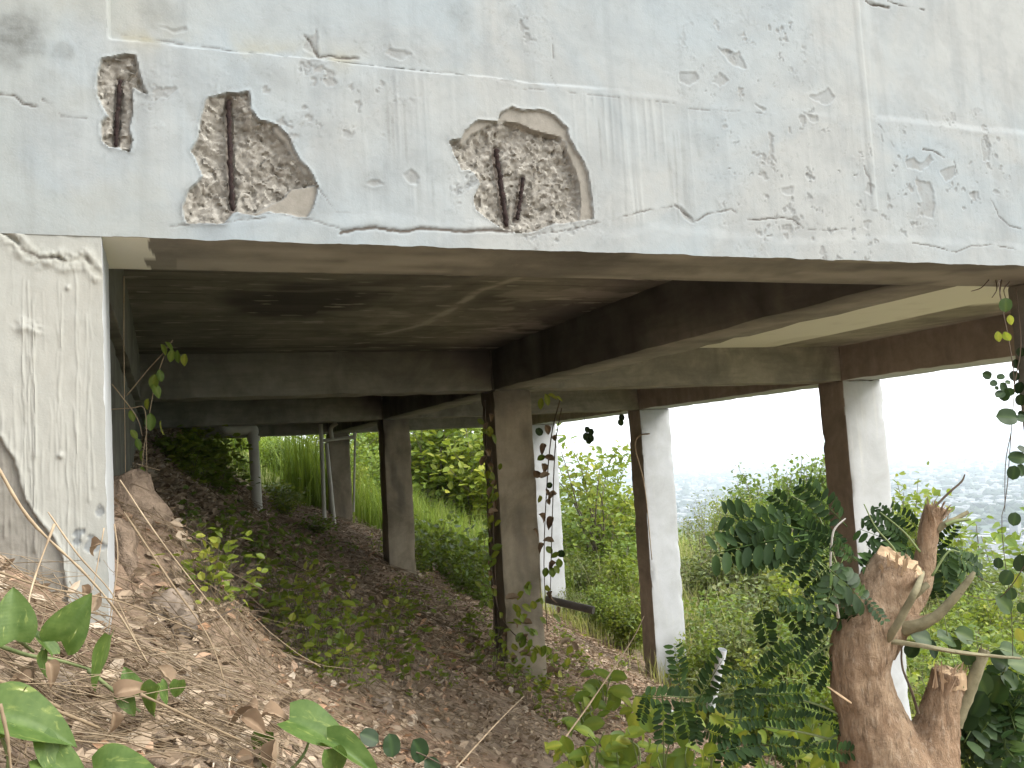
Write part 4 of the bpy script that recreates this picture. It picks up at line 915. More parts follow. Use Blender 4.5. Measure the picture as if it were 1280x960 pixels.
def limb_chain(lst, dt=0.): 
    P = np.array([at_d(u, v, 3.0+dt+(x[0] if x else 0)) for u, v, r, *x in lst]); return P, np.array([R_(r) for u, v, r, *x in lst])
def fuse(chains, voxel, name, m, namp, seed, k=22):
    g = Geo()
    for lst in chains:
        P, Rr = limb_chain(lst); S2 = spline(np.column_stack([P, Rr]), k); Vt, Ft = tube(S2[:, :3], S2[:, 3], 14, wob=.05, seed=seed); g.add(Vt, Ft)
    me = mesh('tmp', np.concatenate(g.v), g.f); o = bpy.data.objects.new('tmp', me); COL.objects.link(o)
    md = o.modifiers.new('r', 'REMESH'); md.mode = 'VOXEL'; md.voxel_size = voxel
    sm = o.modifiers.new('s', 'SMOOTH'); sm.iterations = 5; sm.factor = .5
    dg = bpy.context.evaluated_depsgraph_get(); m2 = bpy.data.meshes.new_from_object(o.evaluated_get(dg)); bpy.data.objects.remove(o)
    n = len(m2.vertices); P = np.zeros(n*3, np.float32); m2.vertices.foreach_get('co', P); P = P.reshape(-1, 3).astype(float); N = np.zeros(n*3, np.float32); m2.vertices.foreach_get('normal', N); N = N.reshape(-1, 3)
    d = namp*.85*(1.0*fbm(P[:, 0]*12, P[:, 1]*12, P[:, 2]*7, s=seed, o=3)+.5*fbm(P[:, 0]*45, P[:, 1]*45, P[:, 2]*14, s=seed+1, o=4)+.22*np.abs(fbm(P[:, 0]*95, P[:, 1]*95, P[:, 2]*30, s=seed+2, o=2)))
    P = P+N*d[:, None]; m2.vertices.foreach_set('co', P.astype(np.float32).ravel()); m2.materials.clear(); m2.materials.append(m)
    m2.polygons.foreach_set('use_smooth', np.ones(len(m2.polygons), bool)); m2.update()
    return obj(name, m2, tree)
fuse([[(1130, 1300, 66), (1128, 1060, 66), (1112, 975, 58), (1092, 905, 44), (1074, 848, 36), (1078, 802, 38), (1092, 762, 35), (1110, 728, 31), (1122, 706, 28)],
      [(1098, 815, 22, .03), (1122, 775, 20, .05), (1146, 736, 16, .08), (1157, 695, 14.5, .08), (1161, 662, 14, .08), (1170, 632, 14, .08)],
      [(1150, 1010, 50), (1162, 950, 37), (1172, 905, 27), (1182, 868, 22), (1187, 838, 20)],
      [(1106, 800, 12), (1128, 786, 10), (1158, 775, 7.5), (1168, 770, 6)],
      [(1100, 770, 10, -.06), (1090, 755, 7, -.09)]], .0065, 'trunk', M_BARK, .011, 5)
def limb(lst, name, m, n=9, k=16, wob=.08, seed=0):
    P, Rr = limb_chain(lst); Rr = Rr*(.62 if 'twig' in name else .78); S2 = spline(np.column_stack([P, Rr]), k); Vt, Ft = tube(S2[:, :3], S2[:, 3], n, wob=wob, seed=seed); return obj(name, mesh(name, Vt, Ft, mats=(m,), sharp=50), tree)
limb([(1104, 803, 8, -.05), (1116, 790, 6.2, -.10), (1132, 762, 5.8, -.12), (1146, 735, 5.4, -.13), (1153, 716, 4)], 'limb_stub', M_STUBG, seed=1)
limb([(1140, 748, 5, -.02), (1150, 738, 6, -.03), (1160, 730, 5, -.03)], 'limb_stub', M_STUBG, seed=2)
limb([(1128, 786, 11, -.02), (1150, 781, 9.5, -.05), (1172, 769, 7.8, -.07), (1194, 746, 6.6, -.09), (1210, 726, 5, -.1), (1218, 715, 3, -.1)], 'limb_stub', M_STUBG, seed=3)
limb([(1192, 905, 13, -.01), (1207, 872, 11, -.02), (1221, 838, 9.5, -.03), (1231, 812, 8, -.03)], 'limb_stub', M_STUBG, seed=4)
limb([(1172, 662, 6, .06), (1183, 654, 5, .05), (1196, 648, 4, .05), (1210, 640, 3.2, .05)], 'limb_stub', M_STUBG, seed=5)
limb([(1182, 656, 3, .04), (1196, 651, 3, .04), (1211, 649, 2.4, .04)], 'limb_stub', M_GSTEM, seed=6)
limb([(1108, 801, 4.5, -.06), (1150, 807, 4, -.1), (1195, 815, 3.4, -.12), (1240, 820, 2.6, -.12), (1276, 823, 2, -.12)], 'side_branch', M_STUBG, 7, 20, .06, 7)
limb([(1168, 634, 2.6, .05), (1186, 616, 2.4, .05), (1202, 602, 2.0, .05), (1206, 593, 1.2, .05)], 'dead_twig', M_DTWIG, 6, 10, .1, 8)
limb([(1048, 772, 3, -.05), (1043, 740, 2.6, -.08), (1038, 712, 2.2, -.09), (1040, 675, 2.1, -.09), (1044, 660, 2, -.09), (1057, 648, 1.3, -.09)], 'dead_twig', mat_simple('bleached_twig', (.33, .31, .27), (.45, .43, .39), 20, .9, .4), 6, 16, .12, 9)
limb([(1148, 892, 3, -.06), (1140, 865, 2.6, -.07), (1128, 835, 2.2, -.06), (1127, 808, 1.5, -.05)], 'dead_twig', M_DTWIG, 6, 12, .2, 10)
limb([(1034, 858, 1, -.1), (1048, 868, 1.8, -.125), (1064, 879, 1.4, -.11)], 'bark_sliver', M_WOOD, 5, 8, .2, 11)
# sawn and splintered ends
def chips(lst, name, m):
    g = Geo(); lst = list(lst)
    for q in list(lst):
        for k in range(3): lst.append((q[0]+random.uniform(-4, 4), q[1]+random.uniform(-3, 6), q[2]+random.uniform(-5, 5), q[3]+random.uniform(-4, 12), q[4]*random.uniform(.25, .5), q[5]+random.uniform(-.02, .03)))
    for (u0, v0, u1, v1, wd, dt) in lst:
        a = at_d(u0, v0, 3+dt); b = at_d(u1, v1, 3+dt+random.uniform(-.02, .02)); d = b-a; s = np.cross(d, ray(u0, v0)); s /= np.linalg.norm(s); q = np.cross(s, d); q /= np.linalg.norm(q); w_ = R_(wd)
        V = [a-s*w_*.35, a+s*w_*.35, a+s*w_*.3+q*w_*.2, a-s*w_*.3+q*w_*.2, b-s*w_*.30-q*w_*.1, b+s*w_*.02-d*.18, b+s*w_*.05+q*w_*.1-d*.10, b-s*w_*.22+q*w_*.1]
        g.add(V, [(0, 1, 5, 4), (1, 2, 6, 5), (2, 3, 7, 6), (3, 0, 4, 7), (4, 5, 6, 7), (3, 2, 1, 0)])
    return obj(name, g.mesh(name, m, False), tree)
def saw_face(c, ax, r, name, seed):
    """a ragged sawn end: a chipped ring of pale wood over the limb's end"""
    rg = np.random.default_rng(seed); ax = np.asarray(ax, float); ax /= np.linalg.norm(ax); a = np.cross(ax, [.3, .5, .8]); a /= np.linalg.norm(a); b = np.cross(ax, a); V = []; k = 28
    for lv, (rr, hh) in enumerate(((1.045, -.95), (1.06, -.45), (1.03, -.02), (.8, .06), (.4, .04), (.05, .03))):
        for j in range(k):
            an = j/k*2*math.pi; jag = rg.uniform(-.10, .10) if lv < 4 else rg.uniform(-.05, .05)
            hh2 = hh+(.5*vnoise(np.array(math.cos(an)*1.4), np.array(math.sin(an)*1.4), s=seed)*(1 if lv == 0 else .35))+jag*.8
            V.append(c+(a*math.cos(an)+b*math.sin(an))*r*rr*(1+.03*rg.normal())+ax*r*hh2)
    Fq = [(l*k+j, l*k+(j+1) % k, (l+1)*k+(j+1) % k, (l+1)*k+j) for l in range(5) for j in range(k)]
    return obj(name, mesh(name, V, Fq, {'tint': np.zeros(len(V))}, False, (M_WOOD,)), tree)
saw_face(at_d(1126, 699, 2.995), at_d(1122, 706, 3.0)-at_d(1108, 732, 3.03), R_(27), 'sawn_end', 3)
chips([(1112, 712, 1108, 694, 6, -.06), (1120, 712, 1121, 692, 6, -.07), (1130, 714, 1133, 696, 7, -.075), (1140, 716, 1146, 704, 6, -.06), (1106, 716, 1100, 705, 5, -.05)], 'wood_splinters', M_WOOD)
chips([(1162, 645, 1159, 622, 4, .03), (1167, 643, 1168, 624, 5, .02), (1173, 645, 1180, 626, 5, .03), (1178, 646, 1188, 630, 4, .05), (1180, 648, 1191, 634, 3, .06), (1164, 650, 1158, 634, 4, .02)], 'wood_splinters', M_BARK)
chips([(1170, 860, 1168, 829, 5, -.028), (1178, 862, 1176, 825, 4, -.042), (1189, 862, 1193, 834, 5, -.045), (1197, 856, 1203, 827, 5, -.032), (1204, 860, 1208, 833, 4, -.012), (1184, 850, 1200, 829, 4, -.03)], 'wood_splinters', mat_simple('splintered_wood', (.26, .17, .105), (.44, .32, .21), 26, .9, .7, .2, (1, 1, .3)))
saw_face(at_d(1187, 838, 3.0), (0, 0, 1), R_(18), 'sawn_end', 7)
chips([(1228, 822, 1226, 806, 3, -.04), (1233, 822, 1236, 808, 3, -.03)], 'wood_splinters', M_STUBG)
# feathery leaves, one object each
q1 = lambda x, y: (780+x/4.267, 780+y/4.267); q3 = lambda x, y: (850+x/2.977, 640+y/2.977); q7 = lambda x, y: (850+x/4.267, 550+y/4.267)
LV = []
for a, b, dt in [((300, 330), (285, 130), 0), ((90, 385), (350, 400), .02), ((125, 385), (80, 520), 0), ((205, 400), (215, 640), .02), ((305, 400), (350, 620), 0), ((380, 460), (390, 640), .03), ((400, 400), (515, 200), 0), ((360, 420), (565, 440), -.04), ((700, 290), (570, 270), 0), ((700, 295), (850, 150), .03),
                 ((570, 400), (770, 380), -.03), ((740, 385), (950, 355), 0), ((565, 510), (760, 500), -.05), ((750, 505), (950, 510), -.02), ((1130, 500), (965, 440), 0), ((1090, 535), (1200, 590), -.02), ((420, 560), (560, 610), .04), ((480, 690), (740, 620), -.08), ((590, 740), (730, 640), -.05), ((760, 640), (945, 660), -.03), ((1010, 670), (1220, 690), -.06), ((650, 310), (625, 480), -.02), ((830, 700), (900, 770), -.04), ((590, 560), (520, 760), -.06), ((690, 660), (660, 770), -.02), ((300, 340), (345, 300), 0), ((950, 690), (1020, 620), 0)]:
    LV.append((q1(*a), q1(*b), dt, 0))
for a, b, dt in [((440, 90), (135, 135), -.1), ((430, 60), (180, 10), -.05), ((450, 110), (230, 175), -.12), ((470, 130), (400, 240), -.08), ((500, 60), (420, -20), 0), ((550, 150), (440, 10), 0), ((530, 150), (360, 70), -.05), ((560, 200), (450, 285), 0), ((600, 250), (490, 310), -.03), ((640, 420), (470, 340), 0), ((500, 345), (375, 335), -.05), ((300, 350), (335, 505), -.02), ((370, 380), (290, 400), 0), ((380, 330), (450, 450), .02), ((570, 400), (450, 480), 0), ((540, 480), (450, 570), .02), ((560, 540), (495, 650), 0), ((330, 120), (280, 40), .05), ((420, 140), (320, 190), 0), ((590, 330), (470, 420), .03), ((480, 480), (380, 540), .02),
                 ((860, 140), (680, 60), .1), ((850, 180), (680, 200), .08), ((850, 130), (720, 10), .1), ((890, 60), (790, -10), .1), ((850, 160), (720, 130), .12), ((950, 180), (1120, 190), .1), ((955, 160), (1060, 265), .08), ((1000, 110), (985, 290), .1), ((950, 140), (1020, 60), .12), ((940, 240), (960, 330), .1), ((1010, 150), (1140, 215), .12), ((560, 300), (640, 400), -.05)]:
    LV.append((q3(*a), q3(*b), dt, 0))
for a, b, dt in [((870, 440), (690, 250), 0), ((660, 420), (500, 300), -.03), ((760, 340), (650, 250), 0), ((830, 520), (640, 470), -.04), ((1190, 520), (1020, 420), .08), ((1170, 460), (1060, 350), .1), ((1240, 570), (980, 640), .05), ((930, 640), (840, 560), -.1), ((700, 520), (600, 700), -.05), ((430, 400), (250, 450), -.05), ((560, 420), (330, 520), -.14), ((420, 480), (250, 640), -.08), ((480, 560), (400, 640), -.06), ((740, 560), (690, 700), -.02), ((800, 480), (880, 610), 0)]:
    LV.append((q7(*a), q7(*b), dt, 0))
for a, b, dt in [((545, 205), (705, 330), -.22), ((690, 320), (760, 400), -.22), ((560, 240), (660, 350), -.2), ((600, 190), (540, 330), -.18)]:
    LV.append((q3(*a), q3(*b), dt, 1))
for i, (a, b, dt, kind) in enumerate(LV):
    A_, B_ = at_d(*a, 3.0+dt), at_d(*b, 3.0+dt+random.uniform(-.08, .06))
    v_ = -ray(*a); v_ /= np.linalg.norm(v_); upv = v_*random.uniform(.7, 1.0)+np.array([random.uniform(-.3, .3), 0, random.uniform(-.1, .55)])
    place((COMPM if kind else COMP)[i % (2 if kind else 3)], 'leaf', A_, B_, upv, tree, random.uniform(.85, 1.15))
for lst in ([(1046, 775), (1030, 735), (1010, 690), (990, 672), (940, 672)], [(1046, 780), (1020, 765), (985, 755)], [(1050, 800), (1015, 820), (995, 840)], [(1060, 745), (1040, 690), (1020, 640), (990, 620)],
            [(1140, 740), (1120, 690), (1095, 660), (1080, 630)], [(1150, 690), (1130, 665), (1100, 640)], [(1165, 720), (1185, 690), (1200, 690)], [(1062, 900), (1020, 880), (960, 868), (900, 868), (862, 872), (810, 868)], [(1060, 930), (1000, 915), (930, 905), (910, 900)], [(900, 870), (870, 850), (850, 850)], [(925, 905), (930, 870), (945, 850)], [(1062, 910), (1020, 930), (960, 940), (900, 950)]):
    Vt, Ft = tube(spline([at_d(u, v, 3.0+.01*i) for i, (u, v) in enumerate(lst)], 14), np.linspace(.0045, .002, 14), 5); obj('shoot', mesh('shoot', Vt, Ft, mats=(M_GSTEM,)), tree)

# ------------------------------------------------------------------ vines and leaves that are looked at closely
def stems(parent, lists, r, m, name='stem', n=5, k=18):
    for j, lst in enumerate(lists):
        Vt, Ft = tube(spline(lst, k), np.linspace(r, r*.6, k), n, wob=.1, seed=j); obj(name, mesh(name, Vt, Ft, mats=(m,)), parent)
def leaf_at(parent, protos, u, v, size, t, ang=None, face=.8, name='leaf', i=0, wid=1.):
    """a leaf of SIZE photo pixels, centre (u, v), ANG direction in degrees (0 right, 90 down)"""
    a = math.radians(random.uniform(20, 160) if ang is None else ang); du, dv = math.cos(a)*size/2, math.sin(a)*size/2
    A_, B_ = at_d(u-du, v-dv, t), at_d(u+du, v+dv, t+random.uniform(-.25, .25)*size/F_PX*t)
    vv = -ray(u, v); vv = vv/np.linalg.norm(vv); upv = vv*face+np.array([random.uniform(-.4, .4), random.uniform(-.2, .2), (1-face)+random.uniform(0, .4)])
    return place(protos[i % len(protos)], name, A_, B_, upv, parent, wid)

# pothos in the foreground: two trailing plants, each leaf a part
pv = thing('pothos_plant', 'variegated pothos trailing over straw before the cream column', 'plant', at_d(60, 840, 1.75)-(0, 0, .03))
stems(pv, [[at_d(-20, 800, 1.55), at_d(30, 818, 1.65), at_d(75, 826, 1.7), at_d(115, 838, 1.75)], [at_d(24, 800, 1.6), at_d(42, 815, 1.65)], [at_d(60, 790, 1.65), at_d(52, 815, 1.65)], [at_d(110, 838, 1.74), at_d(150, 870, 1.72), at_d(175, 890, 1.72)]], .0045, M_GSTEM)
for i, (u, v, s, t, a, f, w_) in enumerate([(17, 767, 66, 1.55, 268, .9, .95), (92, 775, 62, 1.62, 300, .95, .95), (126, 828, 72, 1.70, 110, .45, .55), (53, 800, 44, 1.6, 235, .3, .55), (57, 832, 36, 1.6, 100, .3, .6), (162, 852, 40, 1.72, 250, .7, .8), (160, 880, 36, 1.70, 60, .6, .7), (190, 878, 46, 1.70, 110, .5, .75), (205, 868, 30, 1.72, 70, .5, .7), (221, 862, 24, 1.73, 100, .8, .9)]):
    leaf_at(pv, POTHOS, u, v, s, t, a, f, 'leaf', i, w_)
pv2 = thing('pothos_plant', 'large pale green pothos leaves at the bottom left corner', 'plant', at_d(20, 985, 1.35))
stems(pv2, [[at_d(-20, 1010, 1.3), at_d(10, 960, 1.3), at_d(0, 915, 1.28)], [at_d(60, 1000, 1.32), at_d(52, 955, 1.3), at_d(50, 938, 1.3)]], .004, M_GSTEM)
for i, (u, v, s, t, a, f, w_) in enumerate([(42, 905, 118, 1.28, 8, .75, .82), (62, 948, 60, 1.30, 70, .35, .6), (82, 962, 66, 1.30, 30, .55, .8), (156, 962, 78, 1.34, 350, .6, .8), (-8, 915, 40, 1.27, 180, .5, .8)]):
    leaf_at(pv2, POTHOS, u, v, s, t, a, f, 'leaf', i+1, w_)
bl = thing('broad_leaf_plant', 'broad pale green leaves with a yellow edge lying in straw at the bottom', 'plant', at_d(400, 960, 2.1))
stems(bl, [[at_d(330, 990, 2.1), at_d(375, 950, 2.1), at_d(390, 915, 2.12)]], .005, M_GSTEM)
for i, (u, v, s, t, a, f, w_) in enumerate([(402, 914, 86, 2.1, 20, .6, .75), (445, 945, 80, 2.08, 25, .5, .5), (372, 905, 40, 2.12, 190, .6, .8), (330, 940, 52, 2.1, 100, .5, .7), (418, 955, 40, 2.05, 80, .8, .9), (380, 900, 34, 2.15, 230, .5, .7)]):
    leaf_at(bl, POTHOS, u, v, s, t, a, f, 'leaf', i, w_)
dl = thing('creeping_vine', 'dark heart leaved vine creeping along the bottom of the litter', 'plant', at_d(480, 930, 2.5))
stems(dl, [[at_d(440, 940, 2.4), at_d(480, 932, 2.5), at_d(520, 940, 2.5), at_d(560, 960, 2.5)]], .003, M_DTWIG)
for i, (u, v, s, t, a) in enumerate([(462, 922, 26, 2.45, 20), (489, 932, 30, 2.5, 80), (524, 938, 30, 2.5, 60), (540, 958, 24, 2.5, 40), (382, 898, 22, 2.4, 30)]): leaf_at(dl, [ROUND[0], ROUND[2]], u, v, s, t, a, .8, 'leaf', i)

def single(me, name, u, v, s, t, a, f, label, cat, group=None, w_=1.):
    o = leaf_at(None, [me], u, v, s, t, a, f, name, 0, w_); return tag(o, label, cat, group)
for i, (u, v, s, t, a, l) in enumerate([(117, 683, 26, 2.1, 160, 'curled brown leaf caught on a twig before the cream column'), (39, 845, 44, 1.62, 100, 'pale tan curled leaf under the two dark pothos leaves'), (66, 838, 30, 1.58, 60, 'orange brown leaf in front of the dark pothos leaves'), (26, 848, 30, 1.55, 200, 'dull tan leaf lying left of the pale curled leaf'),
        (200, 845, 30, 1.75, 70, 'rust brown folded leaf above the small pothos leaves'), (160, 860, 44, 1.68, 330, 'long dark red dry leaf across the small pothos leaves'), (143, 903, 30, 1.6, 80, 'dark red brown leaf below the tall variegated leaf'), (75, 937, 40, 1.35, 10, 'brown dead leaf under the large pale pothos leaf'),
        (303, 885, 44, 2.05, 190, 'ragged tan leaf in the straw left of the broad green leaves'), (318, 903, 40, 2.0, 20, 'crumpled light brown leaf just below the ragged tan one'), (352, 945, 46, 1.95, 300, 'tall crumpled tan leaf at the bottom between green leaves'), (310, 950, 36, 1.95, 20, 'pointed tan dead leaf at the bottom edge'), (345, 892, 40, 2.1, 350, 'wide straw coloured leaf behind the broad green leaves'),
        (122, 750, 24, 2.0, 110, 'small rusty leaf at the foot of the cream column'), (108, 740, 22, 2.0, 60, 'dim brown leaf beside the small rusty leaf')]):
    single(DRY[i % 3], 'dry_leaf', u, v, s*.85, t, a, .6, l, 'leaf', 'curled dry leaves in the foreground', 1.15)
TW = [([(-8, 575, 1.7), (38, 650, 1.75), (105, 716, 1.85), (150, 770, 1.95), (185, 830, 2.0)], .0030, M_TWIG, 'long brown twig slanting down across the cream column'),
      ([(60, 640, 2.0), (98, 694, 2.0), (140, 742, 2.05), (170, 800, 2.1)], .0020, M_TWIG, 'second thinner twig slanting across the column foot'),
      ([(68, 655, 1.7), (44, 720, 1.65), (35, 760, 1.6), (38, 790, 1.6)], .0022, M_TWIG, 'pale twig rising between the two dark pothos leaves'),
      ([(-10, 712, 1.7), (60, 735, 1.8), (150, 752, 1.9), (246, 789, 2.1)], .0024, M_STRAW, 'long straw stem running right past the column foot'),
      ([(-10, 848, 1.35), (40, 868, 1.4), (75, 885, 1.45)], .0042, M_STRAW, 'thick tan stem above the large pale leaf'),
      ([(70, 888, 1.5), (105, 902, 1.55), (134, 914, 1.6)], .0036, M_STRAW, 'thick tan stem running on behind the large pale leaf'),
      ([(176, 868, 1.6), (240, 898, 1.7), (300, 925, 1.8)], .0030, M_STRAW, 'straight straw stem below the small pothos leaves'),
      ([(0, 880, 1.2), (9, 920, 1.2), (14, 965, 1.2)], .0028, M_STRAW, 'upright straw stem crossing the large pale leaf'),
      ([(143, 655, 2.2), (147, 700, 2.2), (138, 770, 2.2), (134, 795, 2.2)], .0022, M_TWIG, 'upright grey twig along the edge of the cream column'),
      ([(130, 660, 2.15), (118, 726, 2.1), (112, 745, 2.1)], .0015, M_TWIG, 'short twig hanging by the curled brown leaf'),
      ([(213, 788, 2.6), (240, 782, 2.7), (275, 770, 2.8), (307, 753, 2.9)], .0035, M_DTWIG, 'dark crooked twig poking out of the bank'),
      ([(215, 785, 2.5), (222, 810, 2.5), (232, 850, 2.45), (285, 870, 2.5)], .0022, M_DTWIG, 'dark root hanging from the crooked twig'),
      ([(150, 600, 2.6), (190, 660, 2.6), (235, 720, 2.65), (300, 800, 2.7)], .0024, M_TWIG, 'long dry stem lying down the bank beside the boulder'),
      ([(155, 640, 2.5), (215, 730, 2.4), (262, 800, 2.35), (285, 880, 2.3), (275, 935, 2.2)], .0026, M_STRAW, 'long arching straw stem below the bank'),
      ([(690, 945, 4.0), (745, 868, 4.4), (790, 800, 5), (805, 770, 5.4)], .0045, M_TWIG, 'thin leaning stick in front of the middle white column'),
      ([(570, 960, 3.4), (620, 905, 3.9), (655, 870, 4.5)], .004, M_TWIG, 'pale stick lying in the litter before the vine hung column'),
      ([(812, 542, 13.6), (799, 545, 13.7), (794, 560, 13.7), (806, 610, 13.8), (815, 700, 14)], .012, M_TWIG, 'curved dry vine hooked in front of the middle white column')]
for pts_, r, m, l in TW:
    P_ = spline([at_d(u, v, t) for u, v, t in pts_], 22); Vt, Ft = tube(P_, np.linspace(r, r*.6, 22)*(1+.15*RNG.normal(size=22)), 6)
    me = mesh('twig', Vt, Ft, {'tint': np.full(len(Vt), .55)}, mats=(m,)); tag(obj('dry_twig', me), l, 'twig', 'loose twigs and stems lying about')

# vine inside, behind the near column
iv = thing('climbing_vine', 'thin vine with green leaves climbing in the dark behind the near column', 'vine', at_d(165, 620, 3.4))
stems(iv, [[at_d(155, 345, 3.3), at_d(155, 450, 3.3), at_d(157, 600, 3.3)], [at_d(158, 495, 3.4), at_d(185, 462, 3.4), at_d(205, 440, 3.4), at_d(216, 425, 3.4)], [at_d(135, 512, 3.3), at_d(165, 510, 3.3), at_d(181, 512, 3.3), at_d(183, 560, 3.3), at_d(184, 620, 3.3)], [at_d(205, 445, 3.4), at_d(195, 475, 3.4), at_d(188, 510, 3.4), at_d(180, 560, 3.4), at_d(176, 610, 3.4)], [at_d(172, 580, 3.3), at_d(200, 588, 3.3)], [at_d(140, 480, 3.2), at_d(170, 520, 3.3), at_d(178, 545, 3.3)]], .0022, M_TWIG)
for i, (u, v, s, a) in enumerate([(205, 437, 15, 60), (214, 445, 16, 100), (223, 446, 16, 80), (230, 450, 15, 100), (212, 432, 14, 40), (200, 470, 16, 80), (192, 478, 20, 100), (196, 488, 18, 60), (188, 528, 22, 90), (200, 535, 18, 100), (168, 543, 14, 50), (172, 556, 16, 80), (165, 520, 14, 70), (176, 570, 14, 110), (178, 590, 13, 80), (183, 505, 14, 110)]): leaf_at(iv, OVAL if i % 3 else OVALY, u, v, s, 3.35, a, .5, 'leaf', i, .9)

# vine on the middle bare column
cv = thing('column_vine', 'vine with brown withered and green leaves hanging on the middle bare column', 'vine', at_y(640, 850, YR[0]-.05))
tc = 8.9
stems(cv, [[at_d(700, 500, tc), at_d(690, 540, tc), at_d(684, 600, tc), at_d(680, 700, tc), at_d(684, 790, tc)], [at_d(702, 510, tc), at_d(694, 560, tc), at_d(690, 660, tc), at_d(688, 740, tc)], [at_d(606, 500, 8.75), at_d(609, 600, 8.75), at_d(615, 720, 8.7), at_d(620, 830, 8.7)], [at_d(614, 560, 8.75), at_d(618, 700, 8.7), at_d(626, 840, 8.6)], [at_d(612, 700, 8.7), at_d(622, 760, 8.65), at_d(640, 790, 8.6), at_d(670, 810, 8.6)]], .007, M_DTWIG)
q6 = lambda x, y: (640+x/4.267, 500+y/4.267)
for i, (x, y, s, br) in enumerate([(190, 160, 13, 1), (145, 170, 11, 0), (225, 205, 10, 1), (165, 260, 13, 1), (192, 320, 13, 1), (155, 310, 11, 2), (172, 365, 13, 1), (180, 412, 13, 1), (138, 400, 14, 1), (212, 510, 13, 1), (205, 540, 9, 1), (200, 650, 15, 1), (165, 628, 13, 1), (190, 760, 12, 1), (150, 785, 13, 1), (212, 885, 13, 1), (200, 800, 11, 2), (230, 830, 12, 2), (252, 872, 12, 2), (262, 820, 10, 0), (180, 920, 12, 2), (215, 920, 13, 2), (240, 905, 11, 2), (150, 530, 10, 3), (200, 455, 8, 0), (180, 490, 8, 1), (130, 700, 9, 1)]):
    leaf_at(cv, {0: [ROUND[0]], 1: DRY, 2: OVAL, 3: OVALY}[br], *q6(x, y), s, tc, None, .7, 'leaf', i, 1.1)
for i in range(64):
    v = random.uniform(520, 845); u = 604+(v-500)*.045+random.gauss(4, 6)+(random.uniform(0, 40) if v > 760 and i % 2 else 0); leaf_at(cv, random.choice([OVALY, OVALY, OVAL, DRY]), u, v, random.uniform(8, 14), 8.62, None, .7, 'leaf', i, 1.)
for i in range(56):
    u, v = random.uniform(640, 716), random.uniform(725, 865); leaf_at(cv, random.choice([OVALY, OVALY, OVAL, DRY]), u, v, random.uniform(9, 16), 8.5, None, .6, 'leaf', i, 1.)
for i, (u, v, s, a) in enumerate([(684, 500, 16, 70), (692, 495, 14, 10), (676, 505, 15, 100), (700, 498, 11, 20)]): leaf_at(cv, OVALY, u, v, s, 8.7, a, .6, 'leaf', i, .8)
hv = thing('hanging_vine', 'small dark leaf cluster dangling from the beam before the white sky', 'vine', at_y(733, 525, YR[1]+2))
stems(hv, [[at_d(730, 520, 14), at_d(733, 545, 14), at_d(735, 556, 14)], [at_d(776, 512, 14), at_d(777, 532, 14)]], .004, M_DTWIG)
for i, (u, v, s) in enumerate([(734, 537, 8), (739, 540, 9), (733, 546, 11), (738, 548, 11), (736, 551, 9), (777, 522, 9), (776, 528, 9)]): leaf_at(hv, [ROUND[0], ROUND[2]], u, v, s, 14, 80, .8, 'leaf', i)

# vine at the right edge
rv = thing('hanging_vine', 'round leaved vine hanging down at the right edge before the sky', 'vine', at_d(1262, 850, 2.7))
stems(rv, [[at_d(1248, 350, 2.75), at_d(1252, 380, 2.75), at_d(1262, 430, 2.72), at_d(1268, 480, 2.7), at_d(1264, 540, 2.7), at_d(1258, 620, 2.7), at_d(1252, 650, 2.7), at_d(1256, 700, 2.7), at_d(1264, 760, 2.7), at_d(1266, 820, 2.7)], [at_d(1264, 540, 2.7), at_d(1257, 580, 2.7), at_d(1256, 640, 2.7)], [at_d(1285, 520, 2.7), at_d(1266, 522, 2.7)], [at_d(1285, 700, 2.6), at_d(1262, 735, 2.65), at_d(1240, 750, 2.7), at_d(1200, 742, 2.75)], [at_d(1222, 720, 2.8), at_d(1240, 728, 2.75), at_d(1275, 720, 2.7)]], .0016, M_DTWIG)
for i, (u, v, s, k, a) in enumerate([(1234, 469, 13, 0, 20), (1251, 471, 11, 0, 340), (1242, 479, 10, 2, 330), (1246, 485, 6, 0, 0), (1260, 478, 8, 0, 10), (1254, 484, 13, 2, 60), (1256, 494, 16, 2, 100), (1262, 490, 12, 0, 60), (1250, 493, 12, 2, 150), (1259, 521, 26, 0, 185), (1277, 523, 15, 0, 0), (1248, 421, 13, 3, 80), (1259, 421, 14, 3, 60), (1263, 400, 12, 3, 80), (1257, 381, 17, 1, 90), (1272, 572, 22, 1, 190), (1267, 591, 18, 0, 100), (1276, 588, 16, 2, 60), (1278, 562, 14, 2, 20),
        (1268, 649, 17, 0, 100), (1248, 704, 14, 0, 90), (1276, 704, 22, 2, 80), (1258, 722, 20, 1, 120), (1272, 727, 22, 3, 60), (1256, 755, 30, 1, 40), (1264, 742, 16, 0, 80), (1278, 760, 16, 1, 70), (1276, 795, 22, 3, 60)]):
    leaf_at(rv, OVALY if k == 3 else [ROUND[k]], u, v, s, 2.68, a, .85, 'leaf', i, 1.)
bv = thing('round_leaf_vine', 'broad round leaves on a vine right of the cut trunk', 'vine', at_d(1205, 860, 2.95))
stems(bv, [[at_d(1130, 800, 3.1), at_d(1170, 800, 3.05), at_d(1210, 800, 3.0), at_d(1262, 815, 2.95)], [at_d(1180, 770, 3.0), at_d(1190, 820, 3.0), at_d(1205, 860, 2.95)]], .002, M_GSTEM)
